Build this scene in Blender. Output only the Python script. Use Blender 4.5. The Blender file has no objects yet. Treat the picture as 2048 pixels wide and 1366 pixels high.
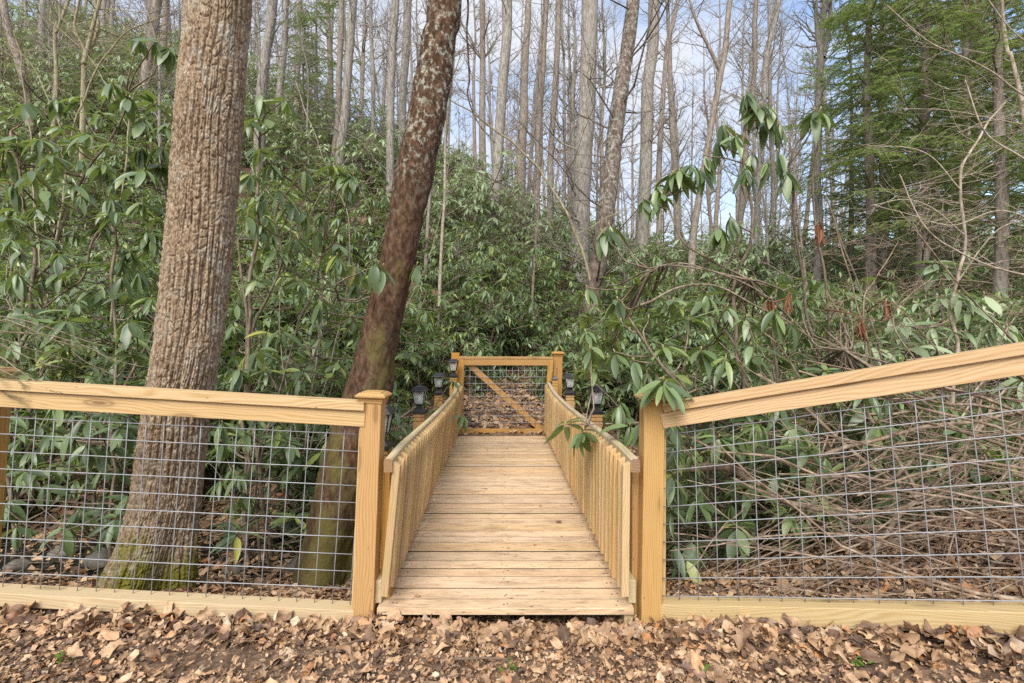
import bpy, math, random
import numpy as np
from mathutils import Vector, Matrix

# ------------------------------------------------------------------ camera, sky, sun
sc = bpy.context.scene
COL = sc.collection
CAMZ = 1.45
F = 1000.0                       # focal length in pixels of the 2048 px wide photograph
cam_d = bpy.data.cameras.new('camera')
cam = bpy.data.objects.new('camera', cam_d); COL.objects.link(cam)
cam.location = (0, 0, CAMZ); cam.rotation_euler = (math.pi/2, 0, 0)
cam_d.sensor_width = 36; cam_d.lens = 36*F/2048
cam_d.shift_y = -10/2048
cam_d.clip_start = 0.05; cam_d.clip_end = 600
sc.camera = cam

SUN_EL, SUN_AZ = math.radians(46), math.radians(192)      # azimuth clockwise from +Y
w = bpy.data.worlds.new('World'); sc.world = w; w.use_nodes = True
nt = w.node_tree; nt.nodes.clear()
N = nt.nodes.new; L = nt.links.new
out = N('ShaderNodeOutputWorld'); bg = N('ShaderNodeBackground'); bg.inputs['Strength'].default_value = 0.15
sky = N('ShaderNodeTexSky'); sky.sky_type = 'NISHITA'; sky.sun_disc = False
sky.sun_elevation = SUN_EL; sky.sun_rotation = SUN_AZ; sky.air_density = 1.0; sky.dust_density = 2.0
tc = N('ShaderNodeTexCoord'); mp = N('ShaderNodeMapping'); mp.inputs['Scale'].default_value = (1.0, 1.0, 2.6)
cn = N('ShaderNodeTexNoise'); cn.inputs['Scale'].default_value = 2.1; cn.inputs['Detail'].default_value = 7; cn.inputs['Roughness'].default_value = .55
cr = N('ShaderNodeValToRGB'); cr.color_ramp.elements[0].position = .32; cr.color_ramp.elements[1].position = .58
mx = N('ShaderNodeMix'); mx.data_type = 'RGBA'
L(tc.outputs['Generated'], mp.inputs['Vector']); L(mp.outputs['Vector'], cn.inputs['Vector']); L(cn.outputs['Fac'], cr.inputs['Fac'])
L(cr.outputs['Color'], mx.inputs['Factor'])
L(sky.outputs['Color'], mx.inputs['A']); mx.inputs['B'].default_value = (2.6, 2.74, 3.05, 1)
L(mx.outputs['Result'], bg.inputs['Color']); L(bg.outputs['Background'], out.inputs['Surface'])

sd = bpy.data.lights.new('sun', 'SUN'); sd.energy = 2.0; sd.angle = math.radians(36); sd.color = (1, .95, .87)
sun = bpy.data.objects.new('sun', sd); COL.objects.link(sun); sun.location = (0, 0, 30)
sdir = Vector((math.sin(SUN_AZ)*math.cos(SUN_EL), math.cos(SUN_AZ)*math.cos(SUN_EL), math.sin(SUN_EL)))
sun.rotation_euler = sdir.to_track_quat('Z', 'Y').to_euler()
sc.view_settings.view_transform = 'Standard'; sc.view_settings.look = 'None'
sc.view_settings.exposure = 1.15; sc.view_settings.gamma = 1
sc.cycles.max_bounces = 6; sc.cycles.diffuse_bounces = 4; sc.cycles.glossy_bounces = 2
sc.cycles.transmission_bounces = 4; sc.cycles.transparent_max_bounces = 6
sc.cycles.caustics_reflective = False; sc.cycles.caustics_refractive = False
sc.cycles.use_denoising = False

# ------------------------------------------------------------------ helpers
rng = np.random.default_rng(7)
def P(px, py, d): return np.array([(px-1024)/F*d, d, CAMZ-(py-673)/F*d])
def ss(a, b, x):
    t = np.clip((np.asarray(x, float)-a)/(b-a), 0, 1); return t*t*(3-2*t)
def vnoise(x, y, z=0, seed=0):
    x, y, z = np.broadcast_arrays(np.asarray(x, float), np.asarray(y, float), np.asarray(z, float))
    xi, yi, zi = np.floor(x).astype(np.int64), np.floor(y).astype(np.int64), np.floor(z).astype(np.int64)
    fx, fy, fz = x-xi, y-yi, z-zi
    fx, fy, fz = [f*f*(3-2*f) for f in (fx, fy, fz)]
    def h(a, b, c):
        n = (a*73856093) ^ (b*19349663) ^ (c*83492791) ^ (seed*2654435761)
        n = (n ^ (n >> 13))*1274126177 & 0xffffffff
        n = (n ^ (n >> 15))*2246822519 & 0xffffffff
        return ((n ^ (n >> 13)) & 0xffff)/32767.5-1
    r = 0
    for dx in (0, 1):
        for dy in (0, 1):
            for dz in (0, 1):
                wt = (fx if dx else 1-fx)*(fy if dy else 1-fy)*(fz if dz else 1-fz)
                r = r+wt*h(xi+dx, yi+dy, zi+dz)
    return r
def fbm(x, y, z=0, seed=0, o=3):
    r = 0; a = 1
    for i in range(o): r = r+a*vnoise(x*2**i, y*2**i, np.asarray(z)*2**i, seed+i*17); a *= .5
    return r

class MB:
    """collects vertices and faces; build() links them as ONE mesh object"""
    def __init__(s): s.V = []; s.F = []; s.n = 0
    def add(s, V, Fs, mi=0):
        V = np.asarray(V, float).reshape(-1, 3)
        for f in (Fs if isinstance(Fs, list) else [Fs]):
            f = np.asarray(f, np.int64)
            s.F.append((f+s.n, mi))
        s.V.append(V); s.n += len(V)
    def mesh(s, name, mats, smooth=False):
        V = np.concatenate(s.V) if s.V else np.zeros((0, 3))
        tot = np.concatenate([np.full(len(f), f.shape[1]) for f, _ in s.F]); mi = np.concatenate([np.full(len(f), m) for f, m in s.F])
        loops = np.concatenate([f.ravel() for f, _ in s.F])
        me = bpy.data.meshes.new(name)
        me.vertices.add(len(V)); me.vertices.foreach_set('co', V.ravel())
        me.loops.add(len(loops)); me.loops.foreach_set('vertex_index', loops.astype(np.int32))
        me.polygons.add(len(tot)); st = np.concatenate([[0], np.cumsum(tot)[:-1]])
        me.polygons.foreach_set('loop_start', st.astype(np.int32)); me.polygons.foreach_set('loop_total', tot.astype(np.int32))
        if not isinstance(mats, (list, tuple)): mats = [mats]
        for m in mats: me.materials.append(m)
        if len(mats) > 1: me.polygons.foreach_set('material_index', mi.astype(np.int32))
        me.update(calc_edges=True); me.validate()
        me.polygons.foreach_set('use_smooth', np.full(len(me.polygons), bool(smooth)))
        me.update()
        return me
    def build(s, name, mats, parent=None, smooth=False, mat=None, bevel=0):
        o = bpy.data.objects.new(name, s.mesh(name, mats, smooth)); COL.objects.link(o)
        if mat is not None: o.matrix_world = mat
        if parent is not None: o.parent = parent
        if bevel: bev(o, bevel)
        return o
def bev(o, w_, seg=2):
    m = o.modifiers.new('bevel', 'BEVEL'); m.width = w_; m.segments = seg; m.limit_method = 'ANGLE'; m.angle_limit = math.radians(40)
BOXF = np.array([[0, 3, 2, 1], [4, 5, 6, 7], [0, 1, 5, 4], [1, 2, 6, 5], [2, 3, 7, 6], [3, 0, 4, 7]])
def box(mb, x0, x1, y0, y1, z0, z1, mi=0):
    mb.add([(x0, y0, z0), (x1, y0, z0), (x1, y1, z0), (x0, y1, z0), (x0, y0, z1), (x1, y0, z1), (x1, y1, z1), (x0, y1, z1)], BOXF, mi)
def frustum(mb, z0, w0, z1, w1, cx=0, cy=0, mi=0):
    V = [(cx+a*w0/2, cy+b*w0/2, z0) for a, b in ((-1, -1), (1, -1), (1, 1), (-1, 1))]+[(cx+a*w1/2, cy+b*w1/2, z1) for a, b in ((-1, -1), (1, -1), (1, 1), (-1, 1))]
    mb.add(V, BOXF, mi)
def frame_mat(p0, p1, up=(0, 0, 1)):
    """local X from p0 to p1, local Z as near 'up' as possible, origin p0"""
    x = Vector(p1)-Vector(p0); ln = x.length; x.normalize()
    y = Vector(up).cross(x).normalized(); z = x.cross(y).normalized()
    m = Matrix(((x.x, y.x, z.x, p0[0]), (x.y, y.y, z.y, p0[1]), (x.z, y.z, z.z, p0[2]), (0, 0, 0, 1)))
    return m, ln
def beam(name, p0, p1, wy, hz, mat, parent=None, up=(0, 0, 1), bevel=.003, ext=(0, 0), segs=1):
    """timber running from p0 to p1 (centre line); wy across, hz along 'up'; grain follows local X"""
    m, ln = frame_mat(p0, p1, up); mb = MB()
    box(mb, -ext[0], ln+ext[1], -wy/2, wy/2, -hz/2, hz/2)
    return mb.build(name, mat, parent, mat=m, bevel=bevel)
def tube(mb, pts, rad, n=6, mi=0, cap=False):
    pts = np.asarray(pts, float); k = len(pts); rad = np.broadcast_to(np.asarray(rad, float), (k,))
    t = np.gradient(pts, axis=0); t /= np.linalg.norm(t, axis=1)[:, None]+1e-9
    a = np.array([1., 0, 0]) if abs(t[0, 0]) < .8 else np.array([0, 1., 0])
    u = a-t*(t@a)[:, None]; u /= np.linalg.norm(u, axis=1)[:, None]+1e-9
    v = np.cross(t, u)
    th = np.arange(n)*2*math.pi/n
    V = pts[:, None]+rad[:, None, None]*(np.cos(th)[None, :, None]*u[:, None]+np.sin(th)[None, :, None]*v[:, None])
    i = np.arange(k-1)[:, None]*n; j = np.arange(n)[None]; j2 = (j+1) % n
    Fq = np.stack([i+j, i+j2, i+n+j2, i+n+j], -1).reshape(-1, 4)
    fs = [Fq]
    V = V.reshape(-1, 3)
    if cap:
        V = np.concatenate([V, pts[:1], pts[-1:]]); c0 = k*n; c1 = c0+1; j = np.arange(n)
        fs.append(np.stack([np.full(n, c0), (j+1) % n, j], -1)); fs.append(np.stack([np.full(n, c1), (k-1)*n+j, (k-1)*n+(j+1) % n], -1))
    mb.add(V, fs, mi)
def smooth_path(pts, n):
    """Catmull-Rom through the points"""
    p = np.asarray(pts, float); p = np.concatenate([[2*p[0]-p[1]], p, [2*p[-1]-p[-2]]])
    tt = np.linspace(0, len(pts)-1-1e-6, n); r = []
    for t in tt:
        i = int(t); f = t-i; a, b, c, d = p[i:i+4]
        r.append(.5*((2*b)+(-a+c)*f+(2*a-5*b+4*c-d)*f*f+(-a+3*b-3*c+d)*f**3))
    return np.array(r)
def wobble(pts, amp, freq, seed):
    s = np.concatenate([[0], np.cumsum(np.linalg.norm(np.diff(pts, axis=0), axis=1))])
    o = np.stack([vnoise(s*freq, 3.3, 0, seed+k) for k in range(3)], 1); o -= o[0]
    return pts+amp*o
def empty(name, loc=(0, 0, 0), rz=0):
    o = bpy.data.objects.new(name, None); COL.objects.link(o); o.location = loc; o.rotation_euler = (0, 0, rz); o.empty_display_size = .2
    return o
def tag(o, label=None, cat=None, group=None, kind=None):
    if label: o['label'] = label
    if cat: o['category'] = cat
    if group: o['group'] = group
    if kind: o['kind'] = kind
    return o
def adopt(t):
    """children were built in world space: express them relative to the thing"""
    bpy.context.view_layer.update()
    inv = t.matrix_world.inverted()
    for c in t.children:
        if not c.get('_ok'):
            c.matrix_parent_inverse = inv
def copy_tree(o, parent=None):
    c = o.copy(); COL.objects.link(c); c.parent = parent
    for ch in list(o.children): copy_tree(ch, c)
    return c

# ------------------------------------------------------------------ materials
def newmat(name):
    m = bpy.data.materials.new(name); m.use_nodes = True; t = m.node_tree; t.nodes.clear()
    o = t.nodes.new('ShaderNodeOutputMaterial'); b = t.nodes.new('ShaderNodeBsdfPrincipled'); t.links.new(b.outputs[0], o.inputs[0])
    return m, t, b, o
def nd(t, typ, **kw):
    n = t.nodes.new(typ)
    for k, v in kw.items():
        if hasattr(n, k): setattr(n, k, v)
        else: n.inputs[k.replace('_', ' ')].default_value = v
    return n
def ramp(t, src, stops, interp='LINEAR'):
    r = t.nodes.new('ShaderNodeValToRGB'); r.color_ramp.interpolation = interp
    e = r.color_ramp.elements
    while len(e) < len(stops): e.new(.5)
    for q, (p, c) in zip(e, stops): q.position = p; q.color = (*c, 1) if len(c) == 3 else c
    t.links.new(src, r.inputs[0]); return r.outputs[0]
def mixc(t, fac, a, b, mode='MIX'):
    m = t.nodes.new('ShaderNodeMix'); m.data_type = 'RGBA'; m.blend_type = mode
    for s, v in ((m.inputs['Factor'], fac), (m.inputs['A'], a), (m.inputs['B'], b)):
        if hasattr(v, 'default_value') and not isinstance(v, (int, float, tuple)): t.links.new(v, s)
        else: s.default_value = v if not isinstance(v, tuple) else (*v, 1)[:4]
    return m.outputs['Result']
def math_(t, op, a, b=0.0, clamp=False):
    m = t.nodes.new('ShaderNodeMath'); m.operation = op; m.use_clamp = clamp
    for s, v in ((m.inputs[0], a), (m.inputs[1], b)):
        if isinstance(v, (int, float)): s.default_value = v
        else: t.links.new(v, s)
    return m.outputs[0]
def coords(t, scale=(1, 1, 1), rnd=True, island=False, which='Object'):
    c = t.nodes.new('ShaderNodeTexCoord'); src = c.outputs[which]
    if rnd or island:
        r = t.nodes.new('ShaderNodeNewGeometry').outputs['Random Per Island'] if island else t.nodes.new('ShaderNodeObjectInfo').outputs['Random']
        v = t.nodes.new('ShaderNodeVectorMath'); v.operation = 'ADD'; t.links.new(src, v.inputs[0])
        cx = t.nodes.new('ShaderNodeCombineXYZ')
        for i, k in enumerate((61.0, 7.3, 5.1)): t.links.new(math_(t, 'MULTIPLY', r, k), cx.inputs[i])
        t.links.new(cx.outputs[0], v.inputs[1]); src = v.outputs[0]
    m = t.nodes.new('ShaderNodeMapping'); m.inputs['Scale'].default_value = scale; t.links.new(src, m.inputs[0]); return m.outputs[0]
def noise(t, vec, scale=5, detail=4, rough=.55, dist=0):
    n = nd(t, 'ShaderNodeTexNoise', Scale=scale, Detail=detail, Roughness=rough, Distortion=dist); t.links.new(vec, n.inputs['Vector']); return n.outputs['Fac']
def bump(t, b, h, strength=.3, dist=.01):
    n = nd(t, 'ShaderNodeBump', Strength=strength, Distance=dist); t.links.new(h, n.inputs['Height']); t.links.new(n.outputs[0], b.inputs['Normal'])

def wood(name, light, mid, dark, island=False, stain=0.0, green=0.0, var=.25, knots=1.0, ring=34, ringw=.30):
    m, t, b, o = newmat(name)
    c1 = coords(t, (.22, 1, 1), True, island)
    n1 = noise(t, c1, 3.2, 3, .5)
    wv = nd(t, 'ShaderNodeTexWave', wave_type='RINGS', rings_direction='X', Scale=ring, Distortion=0.0)
    va = t.nodes.new('ShaderNodeVectorMath'); va.operation = 'MULTIPLY_ADD'
    cc = t.nodes.new('ShaderNodeCombineXYZ'); t.links.new(n1, cc.inputs[1]); n1b = noise(t, coords(t, (.12, 1.3, .7), True, island), 2.0, 2); t.links.new(n1b, cc.inputs[2])
    t.links.new(cc.outputs[0], va.inputs[0]); va.inputs[1].default_value = (0, .22, .20)
    c2 = coords(t, (.02, 1, 1), True, island); t.links.new(c2, va.inputs[2]); t.links.new(va.outputs[0], wv.inputs['Vector'])
    fine = noise(t, coords(t, (2.5, 90, 90), True, island), 2.2, 4, .6)
    g = math_(t, 'ADD', math_(t, 'MULTIPLY', wv.outputs['Fac'], ringw), math_(t, 'MULTIPLY', fine, .92-ringw))
    col = ramp(t, g, [(.22, light), (.50, mid), (.80, dark)])
    # timber to timber difference
    r = t.nodes.new('ShaderNodeNewGeometry').outputs['Random Per Island'] if island else t.nodes.new('ShaderNodeObjectInfo').outputs['Random']
    hv = nd(t, 'ShaderNodeHueSaturation'); t.links.new(col, hv.inputs['Color'])
    t.links.new(math_(t, 'ADD', math_(t, 'MULTIPLY', r, var), 1-var*.55), hv.inputs['Value'])
    r2 = math_(t, 'FRACT', math_(t, 'MULTIPLY', r, 7.77)); t.links.new(math_(t, 'ADD', math_(t, 'MULTIPLY', r2, .2), .88), hv.inputs['Saturation'])
    r3 = math_(t, 'FRACT', math_(t, 'MULTIPLY', r, 31.3)); t.links.new(math_(t, 'ADD', math_(t, 'MULTIPLY', r3, .008), .497), hv.inputs['Hue'])
    col = hv.outputs[0]
    if knots:
        vo = nd(t, 'ShaderNodeTexVoronoi', Scale=1.0, feature='F1'); t.links.new(coords(t, (2.2, 9, 9), True, island), vo.inputs['Vector'])
        k = ramp(t, vo.outputs['Distance'], [(.07, (1, 1, 1)), (.10, (.35, .35, .35)), (.15, (.75, .75, .75)), (.19, (.15, .15, .15)), (.27, (0, 0, 0))])
        col = mixc(t, math_(t, 'MULTIPLY', k, .8*knots), col, tuple(x*.42 for x in dark))
    # nails and small checks
    vn = nd(t, 'ShaderNodeTexVoronoi', Scale=1.0); t.links.new(coords(t, (7, 22, 22), True, island), vn.inputs['Vector'])
    col = mixc(t, ramp(t, vn.outputs['Distance'], [(.035, (.75, .75, .75)), (.06, (0, 0, 0))]), col, (.05, .035, .02))
    if stain:
        s1 = noise(t, coords(t, (2.6, 11, 11), True, island), 1.5, 6, .68, .6)
        col = mixc(t, math_(t, 'MULTIPLY', ramp(t, s1, [(.46, (0, 0, 0)), (.68, (1, 1, 1))]), stain*.85), col, (.25, .145, .08))
        s2 = noise(t, coords(t, (9, 60, 60), True, island), 1.2, 5, .7, 1.0)
        col = mixc(t, math_(t, 'MULTIPLY', ramp(t, s2, [(.60, (0, 0, 0)), (.66, (1, 1, 1))]), min(1, stain*1.2)), col, (.06, .045, .035))
    if green:
        gn = noise(t, coords(t, (3, 3, 3), True, False), 1.4, 4, .6)
        col = mixc(t, math_(t, 'MULTIPLY', ramp(t, gn, [(.42, (0, 0, 0)), (.68, (1, 1, 1))]), green), col, (.36, .33, .07))
    t.links.new(col, b.inputs['Base Color']); b.inputs['Roughness'].default_value = .62; b.inputs['Specular IOR Level'].default_value = .35
    bump(t, b, g, .25, .0025)
    return m
W_POST = wood('treated_pine_amber', (.50, .31, .115), (.45, .255, .08), (.33, .16, .04), var=.12, knots=1.0)
W_RAIL = wood('treated_pine_pale', (.58, .425, .25), (.53, .36, .185), (.37, .21, .085), var=.10, knots=1.0)
W_SILL = wood('treated_pine_yellow', (.55, .435, .26), (.505, .375, .205), (.385, .255, .12), var=.08, green=.10, knots=.8)
W_DECK = wood('deck_boards', (.70, .52, .345), (.645, .45, .265), (.50, .315, .155), island=True, stain=.7, var=.20, ringw=.22, knots=.5)
W_BAL = wood('baluster_pine', (.55, .38, .20), (.49, .315, .15), (.36, .205, .085), var=.38, green=.3, knots=.35)
W_HAND = wood('handrail_pine', (.60, .50, .34), (.55, .44, .28), (.42, .31, .18), var=.1, green=.35, stain=.2, knots=.4)
W_GATE = wood('gate_pine', (.50, .29, .095), (.44, .235, .065), (.31, .145, .035), var=.12, knots=.6)
W_END = wood('cut_end_grain', (.36, .22, .11), (.29, .165, .075), (.18, .09, .04), knots=0)
W_DARK = wood('weathered_joist', (.28, .2, .12), (.22, .15, .09), (.12, .08, .05), knots=0)

def simple(name, col, rough=.5, metal=0, var=0, bscale=0, bstr=.2):
    m, t, b, o = newmat(name)
    n = noise(t, coords(t, (1, 1, 1)), bscale or 30, 4)
    t.links.new(mixc(t, n, tuple(c*(1-var) for c in col), tuple(min(1, c*(1+var)) for c in col)), b.inputs['Base Color'])
    b.inputs['Roughness'].default_value = rough; b.inputs['Metallic'].default_value = metal
    if bscale: bump(t, b, n, bstr, .003)
    return m
WIRE = simple('galvanised_wire', (.31, .32, .335), .5, .25, .3)
BLACK = simple('black_plastic', (.018, .018, .02), .38, 0, .3)
PANEL = simple('solar_panel', (.10, .13, .19), .15, 0, .3)
BULB = simple('frosted_insert', (.5, .49, .46), .5, 0, .1)
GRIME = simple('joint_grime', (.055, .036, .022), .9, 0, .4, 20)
SCREW = simple('screw_head', (.06, .05, .04), .6, .4, .3)
ROCK = simple('wet_rock', (.13, .12, .10), .7, 0, .7, 9, 1.0)
STICK = simple('dead_stick', (.15, .10, .065), .85, 0, .4, 40)
gm, gt, gb, go = newmat('lantern_glass'); gb.inputs['Base Color'].default_value = (.9, .92, .92, 1); gb.inputs['Roughness'].default_value = .08
gb.inputs['Alpha'].default_value = .28; GLASS = gm

def foliage(name, stops, rough=.38, transl=.22, tcol=(.25, .38, .05), spec=.5, vein=True):
    m, t, b, o = newmat(name)
    r = t.nodes.new('ShaderNodeNewGeometry').outputs['Random Per Island']
    oi = t.nodes.new('ShaderNodeObjectInfo').outputs['Random']
    rr = math_(t, 'ADD', math_(t, 'MULTIPLY', r, .86), math_(t, 'MULTIPLY', oi, .14))
    col = ramp(t, rr, stops)
    big = noise(t, coords(t, (1, 1, 1), True), 1.7, 3)
    col = mixc(t, .55, col, mixc(t, big, (.55, .55, .55), (1.0, 1.0, 1.0)), 'MULTIPLY')
    col = mixc(t, .0, col, col)
    t.links.new(col, b.inputs['Base Color']); b.inputs['Roughness'].default_value = rough; b.inputs['Specular IOR Level'].default_value = spec
    tr = t.nodes.new('ShaderNodeBsdfTranslucent'); tr.inputs[0].default_value = (*tcol, 1)
    mxs = t.nodes.new('ShaderNodeMixShader'); mxs.inputs[0].default_value = transl
    t.links.new(b.outputs[0], mxs.inputs[1]); t.links.new(tr.outputs[0], mxs.inputs[2]); t.links.new(mxs.outputs[0], o.inputs[0])
    return m
RHO = foliage('rhododendron_leaf', [(0, (.055, .085, .035)), (.35, (.12, .18, .075)), (.68, (.20, .285, .125)), (.86, (.27, .355, .12)), (.955, (.38, .42, .09)), (1, (.50, .43, .08))], .40, .25, (.36, .48, .09), .8)
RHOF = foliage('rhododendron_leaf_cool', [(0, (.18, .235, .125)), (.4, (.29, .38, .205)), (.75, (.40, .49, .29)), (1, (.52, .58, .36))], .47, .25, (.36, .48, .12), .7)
HEM = foliage('hemlock_needles', [(0, (.11, .145, .055)), (.5, (.20, .26, .09)), (1, (.31, .37, .13))], .6, .35, (.36, .50, .12), .3)
BUD = simple('leaf_bud', (.30, .25, .10), .6, 0, .3)
DRY = foliage('withered_leaf', [(0, (.14, .06, .03)), (.6, (.27, .12, .06)), (1, (.38, .21, .11))], .6, .15, (.4, .15, .05), .3)
def litter_mat():
    m, t, b, o = newmat('fallen_leaf'); r = t.nodes.new('ShaderNodeNewGeometry').outputs['Random Per Island']
    col = ramp(t, r, [(0, (.10, .065, .05)), (.12, (.16, .10, .07)), (.28, (.33, .215, .135)), (.44, (.48, .325, .20)), (.6, (.57, .41, .265)), (.72, (.36, .235, .145)), (.82, (.65, .49, .34)), (.9, (.50, .235, .09)), (.95, (.30, .22, .18)), (1, (.72, .60, .44))])
    n = noise(t, coords(t, (1, 1, 1), False, True), 38, 5, .7); n2 = noise(t, coords(t, (1, 1, 1), False, True), 160, 3, .6)
    col = mixc(t, .75, col, ramp(t, n, [(.3, (.42, .36, .29)), (.5, (.86, .77, .66)), (.7, (1.1, 1.02, .9))]), 'MULTIPLY')
    t.links.new(col, b.inputs['Base Color']); b.inputs['Roughness'].default_value = .6; bump(t, b, math_(t, 'ADD', n, n2), .5, .004); return m
LIT = litter_mat()


def bark(name, a, b_, c, moss=None, mossfn=None, lsc=9, lz=None, sc_=(14, 14, 3), str_=.6, dist=.012, lichen=0, lcol=(.42, .46, .38), mossamt=1.0, rnd=True):
    m, t, b, o = newmat(name)
    v = coords(t, sc_, rnd)
    n = noise(t, v, 1.6, 6, .62, .3); n2 = noise(t, coords(t, (1, 1, .6), rnd), 2.6, 5, .6)
    col = ramp(t, n, [(.34, a), (.5, b_), (.66, c)])
    col = mixc(t, .5, col, mixc(t, n2, (.5, .47, .45), (1, 1, 1)), 'MULTIPLY')
    if lichen:
        l = noise(t, coords(t, (1, 1, .8), rnd), lsc, 8, .75); l2 = noise(t, coords(t, (1, 1, .5), rnd), 1.3, 3)
        f = math_(t, 'MULTIPLY', ramp(t, l, [(.52, (0, 0, 0)), (.57, (1, 1, 1))]), ramp(t, l2, [(.42, (0, 0, 0)), (.6, (1, 1, 1))]))
        if lz:
            sp2 = t.nodes.new('ShaderNodeSeparateXYZ'); t.links.new(t.nodes.new('ShaderNodeTexCoord').outputs['Object'], sp2.inputs[0])
            f = math_(t, 'MULTIPLY', f, math_(t, 'ADD', math_(t, 'MULTIPLY', math_(t, 'DIVIDE', math_(t, 'SUBTRACT', sp2.outputs[2], lz[0]), lz[1]-lz[0], True), .88), .12))
        col = mixc(t, math_(t, 'MULTIPLY', f, lichen), col, lcol)
    if moss:
        sp = t.nodes.new('ShaderNodeSeparateXYZ'); tcn = t.nodes.new('ShaderNodeTexCoord'); t.links.new(tcn.outputs['Object'], sp.inputs[0])
        z0, z1, xk = mossfn
        hgt = math_(t, 'ADD', sp.outputs[2], math_(t, 'MULTIPLY', sp.outputs[0], xk))
        mn = noise(t, coords(t, (1, 1, .45), rnd), 5, 6, .65)
        h = math_(t, 'ADD', math_(t, 'DIVIDE', math_(t, 'SUBTRACT', z1, hgt), z1-z0), math_(t, 'MULTIPLY', math_(t, 'SUBTRACT', mn, .5), 3.2))
        f = ramp(t, h, [(.35, (0, 0, 0)), (.8, (1, 1, 1))])
        mf = noise(t, coords(t, (1, 1, 1), rnd), 60, 3)
        col = mixc(t, math_(t, 'MULTIPLY', f, mossamt), col, mixc(t, mf, tuple(x*.4 for x in moss), tuple(x*1.5 for x in moss)))
    t.links.new(col, b.inputs['Base Color']); b.inputs['Roughness'].default_value = .9; b.inputs['Specular IOR Level'].default_value = .2
    bump(t, b, math_(t, 'ADD', n, math_(t, 'MULTIPLY', noise(t, coords(t, (1, 1, .7), rnd), 55, 3), .35)), str_, dist)
    return m
BARK_OAK = bark('furrowed_bark', (.13, .09, .058), (.31, .225, .145), (.49, .40, .29), moss=(.16, .145, .025), mossfn=(-.15, .80, .75), lichen=.55, lcol=(.46, .45, .38), sc_=(42, 42, 18), str_=.8, dist=.006, rnd=False)
BARK_MOSS = bark('mossy_red_bark', (.035, .020, .012), (.085, .046, .026), (.17, .105, .065), moss=(.115, .095, .03), mossfn=(-.4, 2.7, -.8), lichen=.75, lsc=22, lz=(2.7, 3.6), lcol=(.40, .42, .34), sc_=(22, 22, 11), str_=.45, dist=.008, rnd=False)
BARK_GREY = bark('grey_bark', (.17, .15, .13), (.31, .28, .245), (.47, .43, .385), sc_=(16, 16, 3.2), str_=.7, dist=.02, lichen=.5, lcol=(.40, .43, .36))
BARK_BROWN = bark('brown_bark', (.17, .14, .115), (.30, .25, .21), (.44, .38, .325), sc_=(16, 16, 3.5), str_=.7, dist=.02, lichen=.35, lcol=(.42, .44, .38))
BARK_MIX = bark('lichened_red_bark', (.085, .062, .048), (.19, .145, .115), (.32, .26, .215), sc_=(14, 14, 6), str_=.6, dist=.015, lichen=.85, lsc=14, lcol=(.42, .44, .38))
BARK_THIN = bark('twig_bark', (.12, .09, .065), (.24, .19, .14), (.36, .30, .23), sc_=(20, 20, 8), str_=.2, dist=.003)
BARK_PALE = bark('pale_twig_bark', (.24, .19, .14), (.42, .35, .27), (.58, .52, .43), sc_=(20, 20, 8), str_=.2, dist=.003)
BARK_BRUSH = bark('dead_brush_bark', (.13, .09, .06), (.29, .21, .15), (.47, .38, .29), sc_=(14, 14, 5), str_=.3, dist=.003)
BARK_YEL = bark('yellowish_bark', (.20, .17, .10), (.34, .30, .19), (.48, .44, .31), sc_=(18, 18, 6), str_=.3, dist=.005)

# ------------------------------------------------------------------ terrain
SU = np.array([-1.6, -1.0, -.8, -.5, -.3, -.1, 0, .1, .2, .4, .7, 1.2, 1.6])
SV = np.array([.72, .80, .78, .64, .52, .43, .345, .28, .22, .19, .18, .22, .22])
def height(x, y):
    x = np.asarray(x, float); y = np.asarray(y, float)
    near = .25*np.clip(x-.72, 0, 2.6)+.05*np.clip(-x-.6, 0, 4)
    near = near*ss(4.6, 2.4, y)
    dep = .60-.22*ss(.9, 2.4, x)
    gul = -dep*ss(2.62, 4.3, y)*(1-ss(5.0, 6.75, y))
    lb = -.10*ss(-.6, -1.0, x)*ss(2.55, 2.9, y)*(1-ss(3.2, 4, y))
    t = np.clip(y-7.0, 0, None); u = x/np.maximum(y, 6.0)
    s = np.interp(u, SU, SV)
    ft = np.where(t < 22, t, 22+8*(1-np.exp(-(t-22)/8)))
    ft = ft-.05*np.clip(t-40, 0, None)
    st = ss(0, 5, t)*.35+.65
    st = np.where(np.abs(x+.1) < 1.6, np.minimum(1, st+.1), st)
    hill = s*ft*st
    # banks beside the far end of the bridge
    bank = .35*ss(1.2, 3.5, np.abs(x+.1))*ss(5.6, 7.5, y)*(1-ss(8, 12, y)*.6)
    b = .035*fbm(x*.9, y*.9, 0, 3, 3)*ss(2.6, 3.2, y)+.012*fbm(x*5, y*5, 0, 9, 3)
    b = b+.18*fbm(x*.25, y*.25, 0, 21, 2)*ss(8, 16, y)
    under = -.10*ss(-.75, -.35, x)*(1-ss(.3, .7, x))*ss(2.44, 2.62, y)*(1-ss(6.5, 6.8, y))
    return near+gul+hill+bank+b+lb+under+.085*ss(6.3, 7.0, y)*1.0
def ground_at(x, y): return float(height(np.array([x]), np.array([y]))[0])
def axis(c, fine, n, g, lim):
    a = [c]; st = fine
    while a[-1] < lim: a.append(a[-1]+st); st *= g if len(a) > n else 1
    return np.array(a)
xp = axis(0, .05, 60, 1.035, 150); xs = np.concatenate([-xp[:0:-1], xp])
yp = axis(1.6, .05, 110, 1.03, 230); yn = axis(0, .15, 6, 1.12, 60); ys = np.concatenate([(1.6-yn[:0:-1]), yp])
X, Y = np.meshgrid(xs, ys); Z = height(X, Y)
mb = MB(); nx, ny = len(xs), len(ys)
ii = (np.arange(ny-1)[:, None]*nx+np.arange(nx-1)[None]).ravel()
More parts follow.
